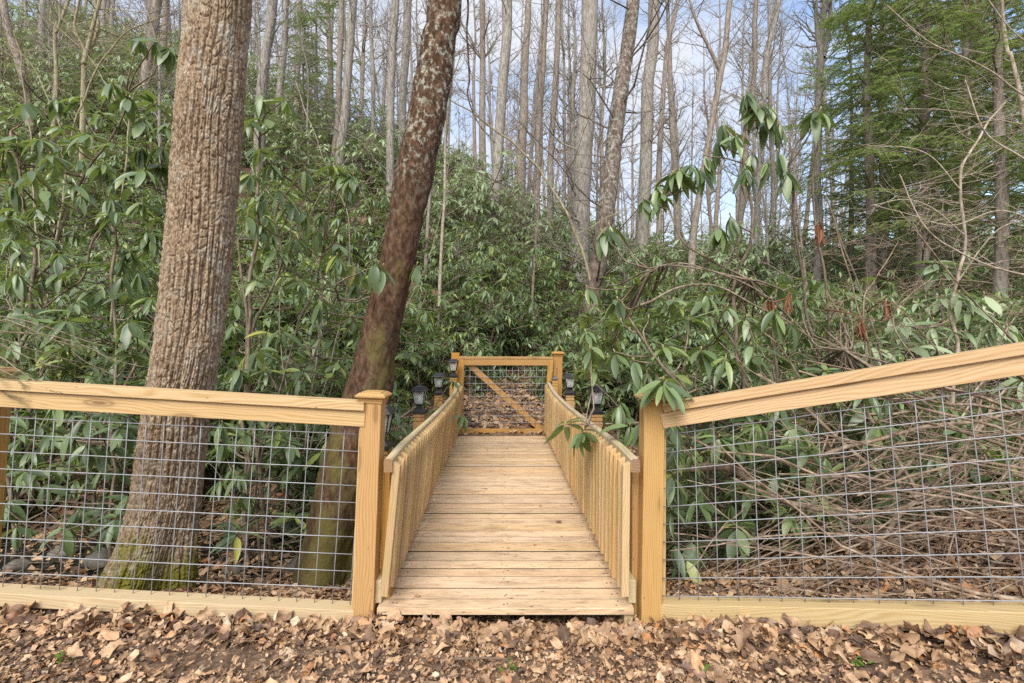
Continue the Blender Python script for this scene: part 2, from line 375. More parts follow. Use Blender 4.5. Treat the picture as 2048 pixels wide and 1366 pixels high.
mb.add(np.stack([X, Y, Z], -1).reshape(-1, 3), np.stack([ii, ii+1, ii+nx+1, ii+nx], -1))
m, t, b, o = newmat('forest_soil')
v = coords(t, (1, 1, 1), False)
n1 = noise(t, v, 2.2, 6, .6); n2 = noise(t, v, 38, 6, .7); vor = nd(t, 'ShaderNodeTexVoronoi', Scale=22.0, feature='F1', Randomness=1.0); t.links.new(v, vor.inputs['Vector'])
c = ramp(t, n2, [(.3, (.05, .032, .02)), (.5, (.12, .078, .05)), (.7, (.22, .145, .095))])
lf = ramp(t, vor.outputs['Color'], [(.2, (.10, .058, .034)), (.5, (.24, .14, .08)), (.8, (.36, .23, .14))])
c = mixc(t, ramp(t, n1, [(.38, (.1, .1, .1)), (.6, (.75, .75, .75))]), c, lf)
t.links.new(c, b.inputs['Base Color']); b.inputs['Roughness'].default_value = .9
bump(t, b, math_(t, 'ADD', n2, vor.outputs['Distance']), .8, .02)
tag(mb.build('ground', m, smooth=True), 'brown forest floor with a gully crossing under the bridge and a slope rising beyond', 'ground', kind='structure')

mb = MB(); wx = np.linspace(-9, 5, 90); wy = np.linspace(3.0, 6.6, 16); WX, WY = np.meshgrid(wx, wy)
ii = (np.arange(15)[:, None]*90+np.arange(89)[None]).ravel()
mb.add(np.stack([WX, WY, np.full_like(WX, -.585)], -1).reshape(-1, 3), np.stack([ii, ii+1, ii+91, ii+90], -1))
m, t, b, o = newmat('creek_water'); b.inputs['Base Color'].default_value = (.022, .022, .018, 1); b.inputs['Roughness'].default_value = .07
bump(t, b, noise(t, coords(t, (1, 2.2, 1), False), 9, 4), .5, .02)
tag(mb.build('stream_water', m), 'dark shallow creek water running under the bridge', 'water', kind='structure')

# ------------------------------------------------------------------ leaf shapes
def leaf_template(nsec, wid=.26, droop=.22, fold=.22, wave=0.0):
    s = np.linspace(0, 1, nsec+2)[1:-1]; prof = np.sin(np.pi*s**.85)**.75
    V = [(0, 0, 0)]
    for a, p in zip(s, prof):
        zc = -droop*a*a; wv = wid/2*p
        V += [(a, -wv, zc+fold*wv+wave*math.sin(a*9)), (a, 0, zc), (a, wv, zc+fold*wv-wave*math.sin(a*9))]
    V.append((1, 0, -droop)); n = len(V)-1
    T = [(0, 2, 1), (0, 3, 2)]; Q = []
    for k in range(nsec-1):
        i = 1+3*k; Q += [(i, i+1, i+4, i+3), (i+1, i+2, i+5, i+4)]
    i = 1+3*(nsec-1); T += [(i, i+1, n), (i+1, i+2, n)]
    fs = [np.array(T)]
    if Q: fs.append(np.array(Q))
    return np.array(V), fs
def stamp(mb, tpl, pos, d, side, scale, mi=0, wsc=None):
    """one copy of the template per row: d = leaf direction, side = width direction"""
    V, fs = tpl; pos = np.asarray(pos); d = np.asarray(d); side = np.asarray(side)
    d = d/(np.linalg.norm(d, axis=1)[:, None]+1e-9); side = side-d*(side*d).sum(1)[:, None]; side /= np.linalg.norm(side, axis=1)[:, None]+1e-9
    nrm = np.cross(d, side); sc1 = np.asarray(scale)[:, None, None]
    ws = 1.0 if wsc is None else np.asarray(wsc)[:, None, None]
    W = pos[:, None]+sc1*(V[None, :, 0:1]*d[:, None]+ws*V[None, :, 1:2]*side[:, None]+V[None, :, 2:3]*nrm[:, None])
    k = len(V); off = (np.arange(len(pos))*k)[:, None, None]
    mb.add(W.reshape(-1, 3), [(f[None]+off).reshape(-1, f.shape[1]) for f in fs], mi)
def whorls(cent, axis_, n_lo, n_hi, Lf, r, el=(-55, 15)):
    """leaf positions of whorls: rows of (pos, dir, side, scale)"""
    pos, D, S, Sc = [], [], [], []
    for c, a in zip(cent, axis_):
        a = a/np.linalg.norm(a); h = np.array([1., 0, 0]) if abs(a[0]) < .8 else np.array([0, 1., 0])
        u = np.cross(a, h); u /= np.linalg.norm(u); v = np.cross(a, u)
        n = r.integers(n_lo, n_hi+1); ph = r.uniform(0, 6.28)
        base = r.uniform(el[0], el[1])
        for k in range(n):
            th = ph+k*2*math.pi/n+r.normal(0, .22); e = math.radians(np.clip(base+r.normal(0, 13), -80, 50))
            rad = math.cos(th)*u+math.sin(th)*v
            up = a*.6+np.array([0, 0, .4])
            d = math.cos(e)*rad+math.sin(e)*up
            pos.append(c+d*.012+a*r.uniform(-.02, .01)); D.append(d); S.append(np.cross(up, rad)+r.normal(0, .22, 3)); Sc.append(Lf*r.uniform(.55, 1.15))
    return np.array(pos), np.array(D), np.array(S), np.array(Sc)
T_HI = [leaf_template(5, .28, .20, .2), leaf_template(5, .25, .38, .3), leaf_template(5, .30, .08, .15, .012), leaf_template(5, .24, .28, .6)]; T_MID = leaf_template(2, .27, .2, .3); T_MIDS = [leaf_template(2, .29, .2, .3), leaf_template(2, .25, .35, .4), leaf_template(2, .31, .08, .2), leaf_template(1, .25, .25, .6)]; T_LOW = leaf_template(1, .30, .15, .3)
def stamp_mix(mb, tpls, pos, D, S, Sc, r):
    i = r.integers(0, len(tpls), len(pos)); ws = r.uniform(.82, 1.25, len(pos))
    for k, tp in enumerate(tpls):
        m_ = i == k
        if m_.any(): stamp(mb, tp, pos[m_], D[m_], S[m_], Sc[m_], 0, ws[m_])
def bud(mb, c, a, s, mi):
    a = a/np.linalg.norm(a)
    tube(mb, [c, c+a*s*.4, c+a*s*.8, c+a*s*1.1], [s*.12, s*.27, s*.2, s*.02], 6, mi)

# ------------------------------------------------------------------ rhododendron shrubs of the thicket (shared meshes)
def make_shrub(seed, H, R, nst, ntip, Lf, tpl, leafmat, nlo=7, nhi=10, low=.12, el=(-50, 15)):
    r = np.random.default_rng(seed); st = MB(); fo = MB(); C, A = [], []
    for i in range(nst):
        th = i*2*math.pi/nst+r.normal(0, .4); rr = R*r.uniform(.35, 1); h = H*r.uniform(.55, 1.0)
        tip = np.array([rr*math.cos(th), rr*math.sin(th), h]); p0 = np.array([r.normal(0, .1), r.normal(0, .1), -.25])
        midp = p0*.5+tip*np.array([.35, .35, .55])+r.normal(0, .1*R, 3)
        p = wobble(smooth_path([p0, midp, tip], 9), .12*R, 2.2, seed*31+i)
        tube(st, p, np.linspace(.028, .008, 9)*(H/1.9), 5)
        for j in range(ntip):
            f = low+(1-low)*r.random()**.75; q = p[min(8, int(f*8))]
            dirv = np.array([r.normal(0, 1), r.normal(0, 1), r.normal(.45, .5)])+np.array([math.cos(th), math.sin(th), 0])*.6
            dirv /= np.linalg.norm(dirv); ln = r.uniform(.18, .62)*R*(.5+.5*f)
            e = q+dirv*ln; e[2] = max(e[2], .12); m_ = (q+e)/2+r.normal(0, .06, 3)-np.array([0, 0, .05])
            tube(st, [q, m_, e], [.009, .006, .0045], 3)
            C.append(e); A.append(dirv*np.array([.6, .6, .3])+np.array([0, 0, .9]))
    pos, D, S, Sc = whorls(C, A, nlo, nhi, Lf, r, el)
    stamp_mix(fo, tpl, pos, D, S, Sc, r)
    return st.mesh('stems', BARK_THIN, True), fo.mesh('foliage', leafmat, True)
def shrub_thing(ms, loc, rz, s, label, group):
    o = empty('rhododendron', loc, rz); o.scale = (s, s, s*random.uniform(.9, 1.12)); tag(o, label, 'shrub', group)
    for nm, me in zip(('stems', 'foliage'), ms):
        c = bpy.data.objects.new(nm, me); COL.objects.link(c); c.parent = o
    return o
random.seed(5)
SH_MID = [make_shrub(100+i, 1.9, 1.05, 8, 23, .185, T_MIDS, RHO, 7, 10) for i in range(4)]
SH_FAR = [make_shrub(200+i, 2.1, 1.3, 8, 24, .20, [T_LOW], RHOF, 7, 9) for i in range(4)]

def blocked(x, y):
    return (abs(x+.1) < 1.15 and y < 8.3)
def scatter(y0, y1, u0, u1, n, mind, seed, ok=None):
    r = np.random.default_rng(seed); pts = []
    for k in range(n*40):
        if len(pts) >= n: break
        y = math.sqrt(r.uniform(y0*y0, y1*y1)); x = r.uniform(u0, u1)*y
        if blocked(x, y) or (ok and not ok(x, y)): continue
        if all((x-a)**2+(y-b)**2 > (mind*(.6+.4*y/y1))**2 for a, b in pts): pts.append((x, y))
    return pts
r_ = np.random.default_rng(77)
ZONES = [(-9e9, 330, 'left of the furrowed trunk'), (330, 800, 'between the two big front trunks'), (800, 1000, 'above the left half of the gate'), (1000, 1240, 'above the right half of the gate'),
         (1240, 1640, 'under the open sky'), (1640, 9e9, 'among the right hand evergreens')]
def zone(x, y):
    px = 1024+x/y*1000
    for a, b_, w_ in ZONES:
        if a <= px < b_: break
    for lim, row in ((6.5, 'front row'), (9.5, 'lowest row'), (12.5, 'middle row'), (15.5, 'upper row'), (22, 'first row'), (29, 'second row'), (1e9, 'hindmost row')):
        if y < lim: return row+', '+w_
for x, y in scatter(7.6, 15, -1.12, 1.12, 112, 1.12, 1):
    z_ = zone(x, y); shrub_thing(SH_MID[r_.integers(4)], (x, y, ground_at(x, y)-.1), r_.uniform(0, 6.28), r_.uniform(.7, 1.15),
                'leafy rhododendron on the near slope, '+z_, 'near slope rhododendrons '+z_)
for x, y in scatter(15, 36, -1.12, 1.05, 175, 1.9, 2):
    z_ = zone(x, y); shrub_thing(SH_FAR[r_.integers(4)], (x, y, ground_at(x, y)-.15), r_.uniform(0, 6.28), r_.uniform(.95, 1.6),
                'small looking rhododendron high on the hillside, '+z_, 'far hillside rhododendrons '+z_)

# ------------------------------------------------------------------ traced near rhododendrons
T_DRY = leaf_template(3, .16, .1, 1.6)
def hero_shrub(label, stems, tips, seed, Lf=.19, fill=None, dry=None, mat=RHO, el=(-70, -5), bark_=BARK_THIN, nl=(8, 12)):
    """stems: list of [(px,py,d)...],r ; tips: (px,py,d) of whorls, each joined to the nearest stem by a twig"""
    r = np.random.default_rng(seed); sm = MB(); fm = MB(); bm_ = MB(); dm = MB(); allp = []
    root = None
    for pts, rad in stems:
        w_ = np.array([P(*q) for q in pts])
        if pts[0][1] > 700 or len(pts[0]) == 3 and rad > .012:
            g = w_[0].copy(); g[2] = ground_at(g[0], g[1])-.1
            if w_[0][2] > g[2]+.15: w_ = np.concatenate([[g], w_])
        if root is None: root = w_[0]
        p = wobble(smooth_path(w_, 10*len(w_)), .035, 3.0, seed+len(allp)); k = len(p)
        tube(sm, p, rad*np.linspace(1, .45, k), 7); allp.append(p)
    AP = np.concatenate(allp)
    C, A = [], []
    T = [P(*q) for q in tips]
    if fill:
        for (x0, x1, y0, y1, d0, d1, n) in fill:
            for k in range(n): T.append(P(r.uniform(x0, x1), r.uniform(y0, y1), r.uniform(d0, d1)))
    for e in T:
        d_ = np.linalg.norm(AP-e-np.array([0, 0, -.15]), axis=1); q = AP[int(np.argmin(d_))]
        ln = np.linalg.norm(e-q); m1 = q+(e-q)*.45+r.normal(0, .07*ln, 3)-np.array([0, 0, .10*ln])
        p = wobble(smooth_path([q, m1, e-np.array([0, 0, .0])], 9), .02, 8, seed+len(C))
        tube(sm, p, np.linspace(min(.009, .005+ln*.006), .0035, 9), 5)
        a = (p[-1]-p[-3]); a = a/np.linalg.norm(a)*.5+np.array([0, 0, .8]); C.append(p[-1]); A.append(a)
        bud(bm_, p[-1], a, .024, 0)
    pos, D, S, Sc = whorls(C, A, nl[0], nl[1], Lf, r, el)
    stamp_mix(fm, T_HI, pos, D, S, Sc, r)
    t_ = empty('rhododendron', (float(root[0]), float(root[1]), ground_at(root[0], root[1]))); tag(t_, label, 'shrub')
    sm.build('stems', bark_, t_, True); fm.build('foliage', mat, t_, True); tag(bm_.build('buds', BUD, t_, True), kind='stuff')
    if dry:
        for q in dry:
            c = P(*q); n = 7
            th = r.uniform(0, 6.28, n); d_ = np.stack([np.cos(th)*.16, np.sin(th)*.16, np.full(n, -1.)], 1)
            stamp(dm, T_DRY, np.repeat(c[None], n, 0)+r.normal(0, .008, (n, 3)), d_, r.normal(0, 1, (n, 3)), r.uniform(.11, .17, n))
            e = c; d2 = np.linalg.norm(AP-e, axis=1); qq = AP[int(np.argmin(d2))]
            tube(dm, [qq, (qq+e)/2+r.normal(0, .02, 3), e+np.array([0, 0, .02])], [.006, .005, .004], 5)
        dm.build('withered_leaves', DRY, t_, True)
    adopt(t_); return t_

hero_shrub('tall rhododendron with drooping leaves left of the furrowed trunk, behind the left fence',
    [([(20, 800, 4.6), (60, 560, 4.5), (40, 400, 4.4), (25, 260, 4.4)], .022), ([(45, 650, 4.7), (105, 520, 4.5), (160, 380, 4.4), (240, 250, 4.2), (255, 200, 4.1)], .016),
     ([(230, 480, 4.2), (150, 560, 4.3), (50, 650, 4.5)], .014), ([(200, 900, 4.6), (320, 600, 4.5), (330, 400, 4.4), (280, 300, 4.3)], .018)],
    [(60, 200, 4.3), (115, 195, 4.2), (165, 195, 4.2), (225, 165, 3.9), (255, 190, 3.9), (205, 225, 4), (290, 240, 4), (310, 210, 4.2), (165, 265, 4), (120, 250, 4.1), (330, 250, 4), (280, 290, 4.1),
     (40, 290, 4.3), (85, 300, 4.4), (210, 330, 4.1), (260, 350, 4.1), (320, 330, 4.2), (90, 380, 4.3), (150, 370, 4.3), (30, 370, 4.2), (290, 400, 4.1), (215, 420, 4.1), (300, 460, 4.1),
     (70, 340, 3.7), (140, 640, 3.3), (65, 640, 3.3), (255, 640, 3.5), (20, 480, 4), (80, 480, 4.2), (30, 540, 4), (280, 70, 3.9), (345, 95, 3.9), (320, 85, 3.9)],
    11, .19, fill=[(0, 330, 260, 740, 3.9, 5.4, 90), (0, 290, 770, 1060, 3.5, 4.9, 46)], el=(-65, 0))
hero_shrub('rhododendron standing between the furrowed trunk and the leaning mossy trunk',
    [([(540, 1080, 4.6), (505, 800, 4.5), (500, 600, 4.4), (515, 420, 4.3), (525, 250, 4.2)], .024), ([(500, 720, 4.5), (560, 560, 4.3), (560, 420, 4.3), (600, 330, 4.2)], .015),
     ([(490, 640, 4.5), (470, 480, 4.5)], .018), ([(520, 900, 4.4), (600, 760, 4.3), (680, 600, 4.1)], .013), ([(540, 1080, 4.4), (530, 900, 4.4), (610, 640, 4.4), (650, 500, 4.3)], .014)],
    [(525, 190, 4.1), (575, 200, 4.1), (540, 240, 4.1), (520, 300, 3.9), (545, 330, 3.9), (505, 250, 4.1), (500, 350, 4), (610, 345, 3.8), (660, 330, 3.7), (700, 350, 3.7), (690, 340, 3.75), (560, 380, 4), (585, 400, 4.1),
     (640, 455, 3.9), (600, 480, 4), (680, 510, 3.9), (555, 500, 4), (750, 525, 3.4), (760, 530, 3.45), (835, 525, 3.9), (500, 430, 4), (520, 560, 4), (600, 560, 4), (640, 600, 4), (700, 640, 4.1), (560, 660, 4),
     (830, 640, 4.6), (860, 680, 4.6), (820, 700, 4.7), (460, 1040, 3.5), (480, 1060, 3.4), (560, 860, 4.1), (520, 700, 3.9), (610, 740, 4)],
    12, .185, fill=[(470, 740, 380, 760, 4.2, 5.4, 50), (430, 700, 800, 1040, 3.9, 5, 34)], el=(-65, 0))
hero_shrub('tall sparse rhododendron with hanging leaves against the sky, behind the right fence',
    [([(1560, 900, 3.9), (1480, 700, 3.8), (1485, 560, 3.7), (1520, 470, 3.6), (1500, 330, 3.5), (1502, 200, 3.5)], .018), ([(1660, 900, 3.9), (1610, 600, 3.8), (1580, 430, 3.6), (1565, 330, 3.5)], .014),
     ([(1690, 900, 3.9), (1650, 620, 3.7), (1632, 400, 3.6), (1634, 235, 3.5)], .012), ([(1500, 560, 3.7), (1420, 520, 3.7), (1360, 470, 3.6), (1335, 380, 3.6)], .010),
     ([(1700, 800, 3.8), (1560, 620, 3.6), (1400, 540, 3.5), (1300, 540, 3.5)], .009), ([(1800, 900, 3.7), (1720, 560, 3.7), (1660, 400, 3.7)], .010)],
    [(1502, 182, 3.5), (1520, 205, 3.5), (1546, 208, 3.5), (1634, 222, 3.3), (1640, 228, 3.3), (1561, 305, 3.4), (1487, 330, 3.3), (1428, 285, 3.6), (1382, 325, 3.6), (1341, 345, 3.6), (1360, 345, 3.6), (1465, 425, 3.5), (1436, 450, 3.6),
     (1577, 345, 3.5), (1450, 245, 3.6), (1525, 240, 3.6), (1475, 270, 3.5), (1410, 310, 3.6), (1325, 380, 3.6), (1310, 375, 3.7), (1540, 320, 3.5), (1500, 300, 3.5), (1560, 250, 3.6),
     (1205, 465, 3.6), (1215, 450, 3.6), (1400, 340, 3.7), (1290, 400, 3.7)],
    13, .185, dry=[(1637, 450, 3.5), (1642, 455, 3.5), (1580, 590, 3.5), (1775, 600, 3.4), (1535, 600, 3.5), (1720, 640, 3.4)], el=(-80, -38), nl=(8, 11))
hero_shrub('low spreading rhododendron crowding the right railing and the right near fence post',
    [([(1430, 1000, 3.6), (1400, 850, 3.4), (1330, 740, 3.1), (1250, 620, 3.1)], .016), ([(1500, 1000, 3.6), (1560, 780, 3.4), (1540, 640, 3.3)], .016), ([(1450, 1000, 3.5), (1480, 740, 3.4), (1400, 600, 3.4)], .014),
     ([(1280, 610, 3.2), (1420, 580, 3.3), (1540, 640, 3.3), (1700, 700, 3.3)], .008), ([(1420, 800, 3.2), (1290, 850, 3.0), (1180, 860, 3.1)], .009), ([(1500, 560, 3.6), (1340, 530, 3.6), (1290, 545, 3.6)], .008)],
    [(1413, 585, 3.3), (1395, 590, 3.4), (1454, 610, 3.2), (1551, 625, 3.1), (1590, 650, 3.2), (1340, 600, 3.3), (1290, 640, 3.3), (1240, 640, 3.4), (1230, 700, 3.4), (1270, 720, 3.2), (1330, 690, 3.2), (1180, 690, 3.6), (1190, 740, 3.6),
     (1328, 762, 2.43), (1335, 768, 2.43), (1285, 835, 2.75), (1262, 850, 2.8), (1240, 800, 2.9), (1130, 850, 3.25), (1170, 862, 3.2), (1400, 700, 3.1), (1450, 720, 3.1), (1380, 640, 3.2), (1500, 690, 3.1), (1320, 880, 2.9), (1350, 890, 2.85),
     (1440, 870, 2.9), (1480, 860, 3), (1560, 800, 3.1), (1345, 1020, 3), (1360, 960, 3), (1385, 1080, 2.95), (1400, 1000, 3), (1560, 940, 3), (1600, 1010, 3), (1640, 1000, 3), (1350, 1090, 2.95), (1470, 960, 3.1), (1230, 600, 3.6), (1280, 570, 3.7), (1490, 640, 3.3)],
    14, .17, fill=[(1160, 1760, 560, 760, 3.7, 5.4, 90), (1330, 1800, 800, 1100, 3.2, 4.4, 80), (1340, 1660, 820, 1130, 2.8, 3.3, 46), (1640, 2048, 780, 1000, 2.9, 4.2, 46), (1340, 1800, 740, 820, 3.0, 4.0, 30)], el=(-65, 0))
hero_shrub('rhododendron with pale whorls at the far right above the sloping fence rail',
    [([(1960, 760, 3.9), (1940, 680, 3.8), (1920, 600, 3.7)], .014), ([(2040, 740, 3.9), (1980, 650, 3.7), (1966, 600, 3.7)], .012), ([(1900, 720, 4), (1880, 560, 4), (1874, 530, 4)], .01)],
    [(1915, 582, 3.6), (1966, 588, 3.6), (1890, 600, 3.7), (1874, 525, 3.9), (1880, 540, 3.9), (1940, 620, 3.6), (1990, 640, 3.6), (1860, 650, 3.7), (1800, 650, 3.6), (2030, 600, 3.8), (1830, 690, 3.6), (1920, 660, 3.7), (2040, 760, 3.4), (2000, 700, 3.8)],
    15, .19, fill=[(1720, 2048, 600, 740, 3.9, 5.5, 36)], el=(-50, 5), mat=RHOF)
# thicket close behind the fences
def near_ok(x, y): return abs(x+.1) > 1.9 or y > 9.6
for x, y in scatter(5.3, 8.4, -1.15, 1.1, 34, .95, 5, near_ok):
    z_ = zone(x, y); shrub_thing(SH_MID[r_.integers(4)], (x, y, ground_at(x, y)-.1), r_.uniform(0, 6.28), r_.uniform(.62, 1.0)*(1.15 if x < 0 else .85),
                'rhododendron on the far creek bank, '+z_, 'creek bank rhododendrons '+z_)

# ------------------------------------------------------------------ big trees in front
def trunk(label, keys, d, mat, ns, dense, fn, root_z=None, top=13, cat='tree', name='furrowed_tree', crown=True, seed=1):
    """keys: (py, centre px, width px) from top to bottom"""
    keys = sorted(keys, key=lambda k: -k[0])
    pz = [P(k[1], k[0], d) for k in keys]; rr = [k[2]*d/F/2/(1+((k[1]-1024)/F)**2)**.62 for k in keys]
    g = pz[0]; z0 = ground_at(g[0], d)-.25
    pz = [np.array([g[0], d, z0])]+pz if z0 < g[2]-.02 else pz
    if len(pz) > len(rr): rr = [rr[0]*1.08]+rr
    a = pz[-1]-pz[-3]; a = a/a[2]
    pz.append(np.array(pz[-1]+a*(top-pz[-1][2])*np.array([.5, .5, 1]))); rr.append(rr[-1]*.45)
    PZ = np.array(pz); z = np.concatenate([np.linspace(PZ[0, 2], 3.9, dense), np.linspace(4.0, PZ[-1, 2], 40)])
    cx = np.interp(z, PZ[:, 2], PZ[:, 0]); cy = np.interp(z, PZ[:, 2], PZ[:, 1]); R = np.interp(z, PZ[:, 2], rr)
    k = np.ones(15)/15
    for A_ in (cx, cy, R):
        A_[:] = np.convolve(np.pad(A_, 7, mode='edge'), k, mode='valid')
    th = np.arange(ns)*2*math.pi/ns; TH, ZZ = np.meshgrid(th, z); RR = R[:, None]
    disp = fn(TH, ZZ, RR)
    rad = RR+disp
    V = np.stack([cx[:, None]+rad*np.cos(TH), cy[:, None]+rad*np.sin(TH), ZZ], -1)
    base = np.array([cx[0], cy[0], ground_at(cx[0], cy[0])])
    mb = MB(); n = len(z); i = np.arange(n-1)[:, None]*ns; j = np.arange(ns)[None]; j2 = (j+1) % ns
    mb.add((V-base).reshape(-1, 3), np.stack([i+j, i+j2, i+ns+j2, i+ns+j], -1).reshape(-1, 4))
    t_ = empty(name, base.tolist()); tag(t_, label, cat)
    mb.build('trunk', mat, t_, True)
    if crown:
        r = np.random.default_rng(seed); cm = MB(); topi = len(z)-1
        for q in range(14):
            ii_ = topi-r.integers(0, 14); p0 = np.array([cx[ii_], cy[ii_], z[ii_]])-base; branch(cm, p0, r.uniform(0, 6.28), r.uniform(2.2, 4.5), .07, r, 2)
        cm.build('branches', BARK_GREY, t_, True)
    return t_
def branch(mb, p0, az, ln, rad, r, depth, rise=.55, sides=5):
    n = 7; d = np.array([math.cos(az), math.sin(az), rise+r.normal(0, .2)]); d /= np.linalg.norm(d)
    pts = [p0]; 
    for k in range(n-1):
        d = d+r.normal(0, .16, 3)+np.array([0, 0, .06]); d /= np.linalg.norm(d); pts.append(pts[-1]+d*ln/(n-1))
    pts = np.array(pts); tube(mb, pts, np.linspace(rad, rad*.3, n), max(3, sides))
    if depth > 0:
        m = r.integers(3, 6)
        for q in range(m):
            i = r.integers(1, n-1); branch(mb, pts[i], az+r.choice([-1, 1])*r.uniform(.4, 1.2), ln*r.uniform(.3, .6), rad*(.55-.07*i/2), r, depth-1, r.uniform(.1, .9), 3)
def hash2(a, b, sd=0):
    n = (a.astype(np.int64)*73856093) ^ (b.astype(np.int64)*19349663) ^ (sd*83492791+12345); n = (n ^ (n >> 13))*1274126177 & 0xffffffff; return ((n ^ (n >> 15)) & 0xffff)/65535.
def f_oak(TH, ZZ, RR):
    cx_, cy_ = np.cos(TH)*.22, np.sin(TH)*.22
    def layer(N_, amp, fz, cell, sd, fw, dep, jit):
        ph = TH/(2*math.pi)*N_+amp*fbm(cx_*7, cy_*7, ZZ*fz, sd, 3); idn = np.floor(ph+.5); s_ = ph-idn       # distance to the furrow
        idr = np.floor(ph); wdt = fw*(1+.7*vnoise(cx_*12, cy_*12, ZZ*9, sd+3))
        fur = np.exp(-(s_/wdt)**2)*np.clip(.75+1.0*vnoise(cx_*9, cy_*9, ZZ*5, sd+7), .12, 1.15)
        zz = ZZ/cell+hash2(idr, idr*0, sd)*7+jit*vnoise(cx_*25, cy_*25, ZZ*6, sd+5); zi = np.floor(zz+.5); zc = zz-zi
        crk = np.exp(-(zc/.09)**2)*(hash2(idr, zi, sd+9) > .35)
        tone = hash2(idr, np.floor(zz), sd+11)
        return -dep*np.maximum(fur, .55*crk)+.0035*(tone-.5)
    big = layer(29, .62, 1.5, .075, 5, .16, .016, .8)
    sml = layer(83, 1.2, 4.0, .03, 105, .22, .0065, .8)
    fine = fbm(cx_*110, cy_*110, ZZ*80, 41, 3)
    low = ss(1.0, .1, ZZ); butt = .025*low*np.sin(TH*3+.6)*ss(.9, -.1, ZZ)+.025*low*np.sin(TH*5+1.4)*ss(.5, -.1, ZZ)
    return .006+big+sml+.0038*fine+.006*fbm(cx_*12, cy_*12, ZZ*4, 51, 2)+butt
trunk('thick straight tree with deeply furrowed tan bark and mossy flared foot behind the left fence',
      [(0, 438, 134), (300, 414, 141), (500, 398, 143), (680, 380, 143), (840, 352, 144), (1000, 331, 150), (1080, 315, 163), (1140, 298, 190), (1190, 282, 220)],
      3.15, BARK_OAK, 520, 900, f_oak, name='furrowed_tree', seed=3)
def f_moss(TH, ZZ, RR):
    x = np.cos(TH)*RR; y = np.sin(TH)*RR
    crack = np.exp(-((np.mod(TH-(4.05+.25*np.sin(ZZ*1.3))+math.pi, 2*math.pi)-math.pi)/.035)**2)*ss(1.35, 1.7, ZZ)*ss(2.95, 2.5, ZZ)
    low = ss(.5, -.5, ZZ)
    return .006*fbm(x*22, y*22, ZZ*14, 61, 4)+.012*fbm(x*6, y*6, ZZ*3, 71, 2)-.035*crack+.05*low*np.sin(TH*3)+.02*crack*0
trunk('leaning reddish tree coated in moss and white lichen, left of the bridge',
      [(0, 886, 68), (128, 871, 72), (256, 851, 74), (333, 832, 78), (384, 819, 76), (487, 801, 72), (564, 786, 74), (700, 754, 84), (780, 738, 94), (900, 700, 108), (1000, 680, 118), (1100, 662, 132), (1160, 652, 150)],
      3.95, BARK_MOSS, 140, 300, f_moss, name='leaning_tree', seed=4)

# ------------------------------------------------------------------ traced forest trunks
def traced(label, keys, d, mat, seed, low=True, name='bare_tree', forks=None, twigs=26, base=None):
    keys = sorted(keys, key=lambda k: -k[0]); pz = np.array([P(k[1], k[0], d) for k in keys]); rr = [k[2]*d/F/2/(1+((k[1]-1024)/F)**2)**.5 for k in keys]
    a = pz[0]-pz[-1]; gz = ground_at(pz[0][0], d)-.3
    sl = (pz[0]-pz[min(1, len(pz)-1)]); sl = sl/max(abs(sl[2]), 1e-3)
    if gz < pz[0][2]:
        f = pz[0][2]-gz; pz = np.concatenate([[pz[0]+np.array([sl[0]*f*.4, 0, -f])], pz]); rr = [rr[0]*1.15]+rr
    slu = (pz[-1]-pz[-2]); slu = slu/slu[2]; hh = pz[-1][2]+9
    pz = np.concatenate([pz, [pz[-1]+slu*9*np.array([.7, 1, 1])]]); rr = rr+[rr[-1]*.45]
    n = 60; p = smooth_path(pz, n); r0 = np.interp(np.linspace(0, 1, n), np.linspace(0, 1, len(rr)), rr)
    p = wobble(p, .06, .6, seed); r = np.random.default_rng(seed)
    base = p[0].copy(); base[2] = ground_at(base[0], base[1]); p = p-base
    t_ = empty(name, base.tolist()); tag(t_, label, 'tree')
    mb = MB(); tube(mb, p, r0*(1+.05*vnoise(np.arange(n)*.7, 1, 0, seed)), 16); mb.build('trunk', mat, t_, True)
    cm = MB()
    for q in range(twigs):
        i = r.integers(int(n*.22), n-1) if low else r.integers(n//2, n-1)
        branch(cm, p[i], r.uniform(0, 6.28), r.uniform(.8, 2.2)*(1+i/n), r0[i]*r.uniform(.07, .17), r, 2, .5, 3)
    if forks:
        for (pts, w_) in forks:
            q = np.array([P(*k) for k in pts])-base; q = wobble(smooth_path(q, 24), .05, 1.0, seed+5); tube(cm, q, np.linspace(w_, w_*.55, 24), 8)
            for k in range(8): branch(cm, q[r.integers(5, 23)], r.uniform(0, 6.28), r.uniform(.8, 1.8), w_*.3, r, 1, .5, 3)
    cm.build('branches', mat, t_, True)
    return t_
traced('slender grey trunk left of centre whose foot stands clear above the shrubs', [(0, 1015, 20), (250, 1000, 20), (450, 984, 22)], 17, BARK_GREY, 301)
traced('thickest pale grey straight trunk right of centre', [(0, 1179, 32), (250, 1168, 34), (500, 1158, 38), (560, 1155, 42)], 15, BARK_GREY, 302)
traced('lichen blotched red brown trunk bending to the left, just right of the thickest grey trunk', [(0, 1271, 27), (154, 1253, 30), (266, 1236, 32), (436, 1218, 34), (564, 1193, 36), (640, 1180, 42)], 11, BARK_MIX, 303)
traced('straight grey trunk right of the lichen blotched leaning trunk', [(0, 1312, 23), (256, 1296, 25), (480, 1288, 26)], 18, BARK_GREY, 304)
traced('thin upright trunk just left of the thickest grey trunk', [(0, 1117, 11), (256, 1105, 12), (470, 1097, 13)], 20, BARK_BROWN, 305)
traced('narrow brown trunk second to the left of the thickest grey trunk', [(0, 1092, 11), (260, 1077, 14), (480, 1073, 16)], 20, BARK_BROWN, 306)
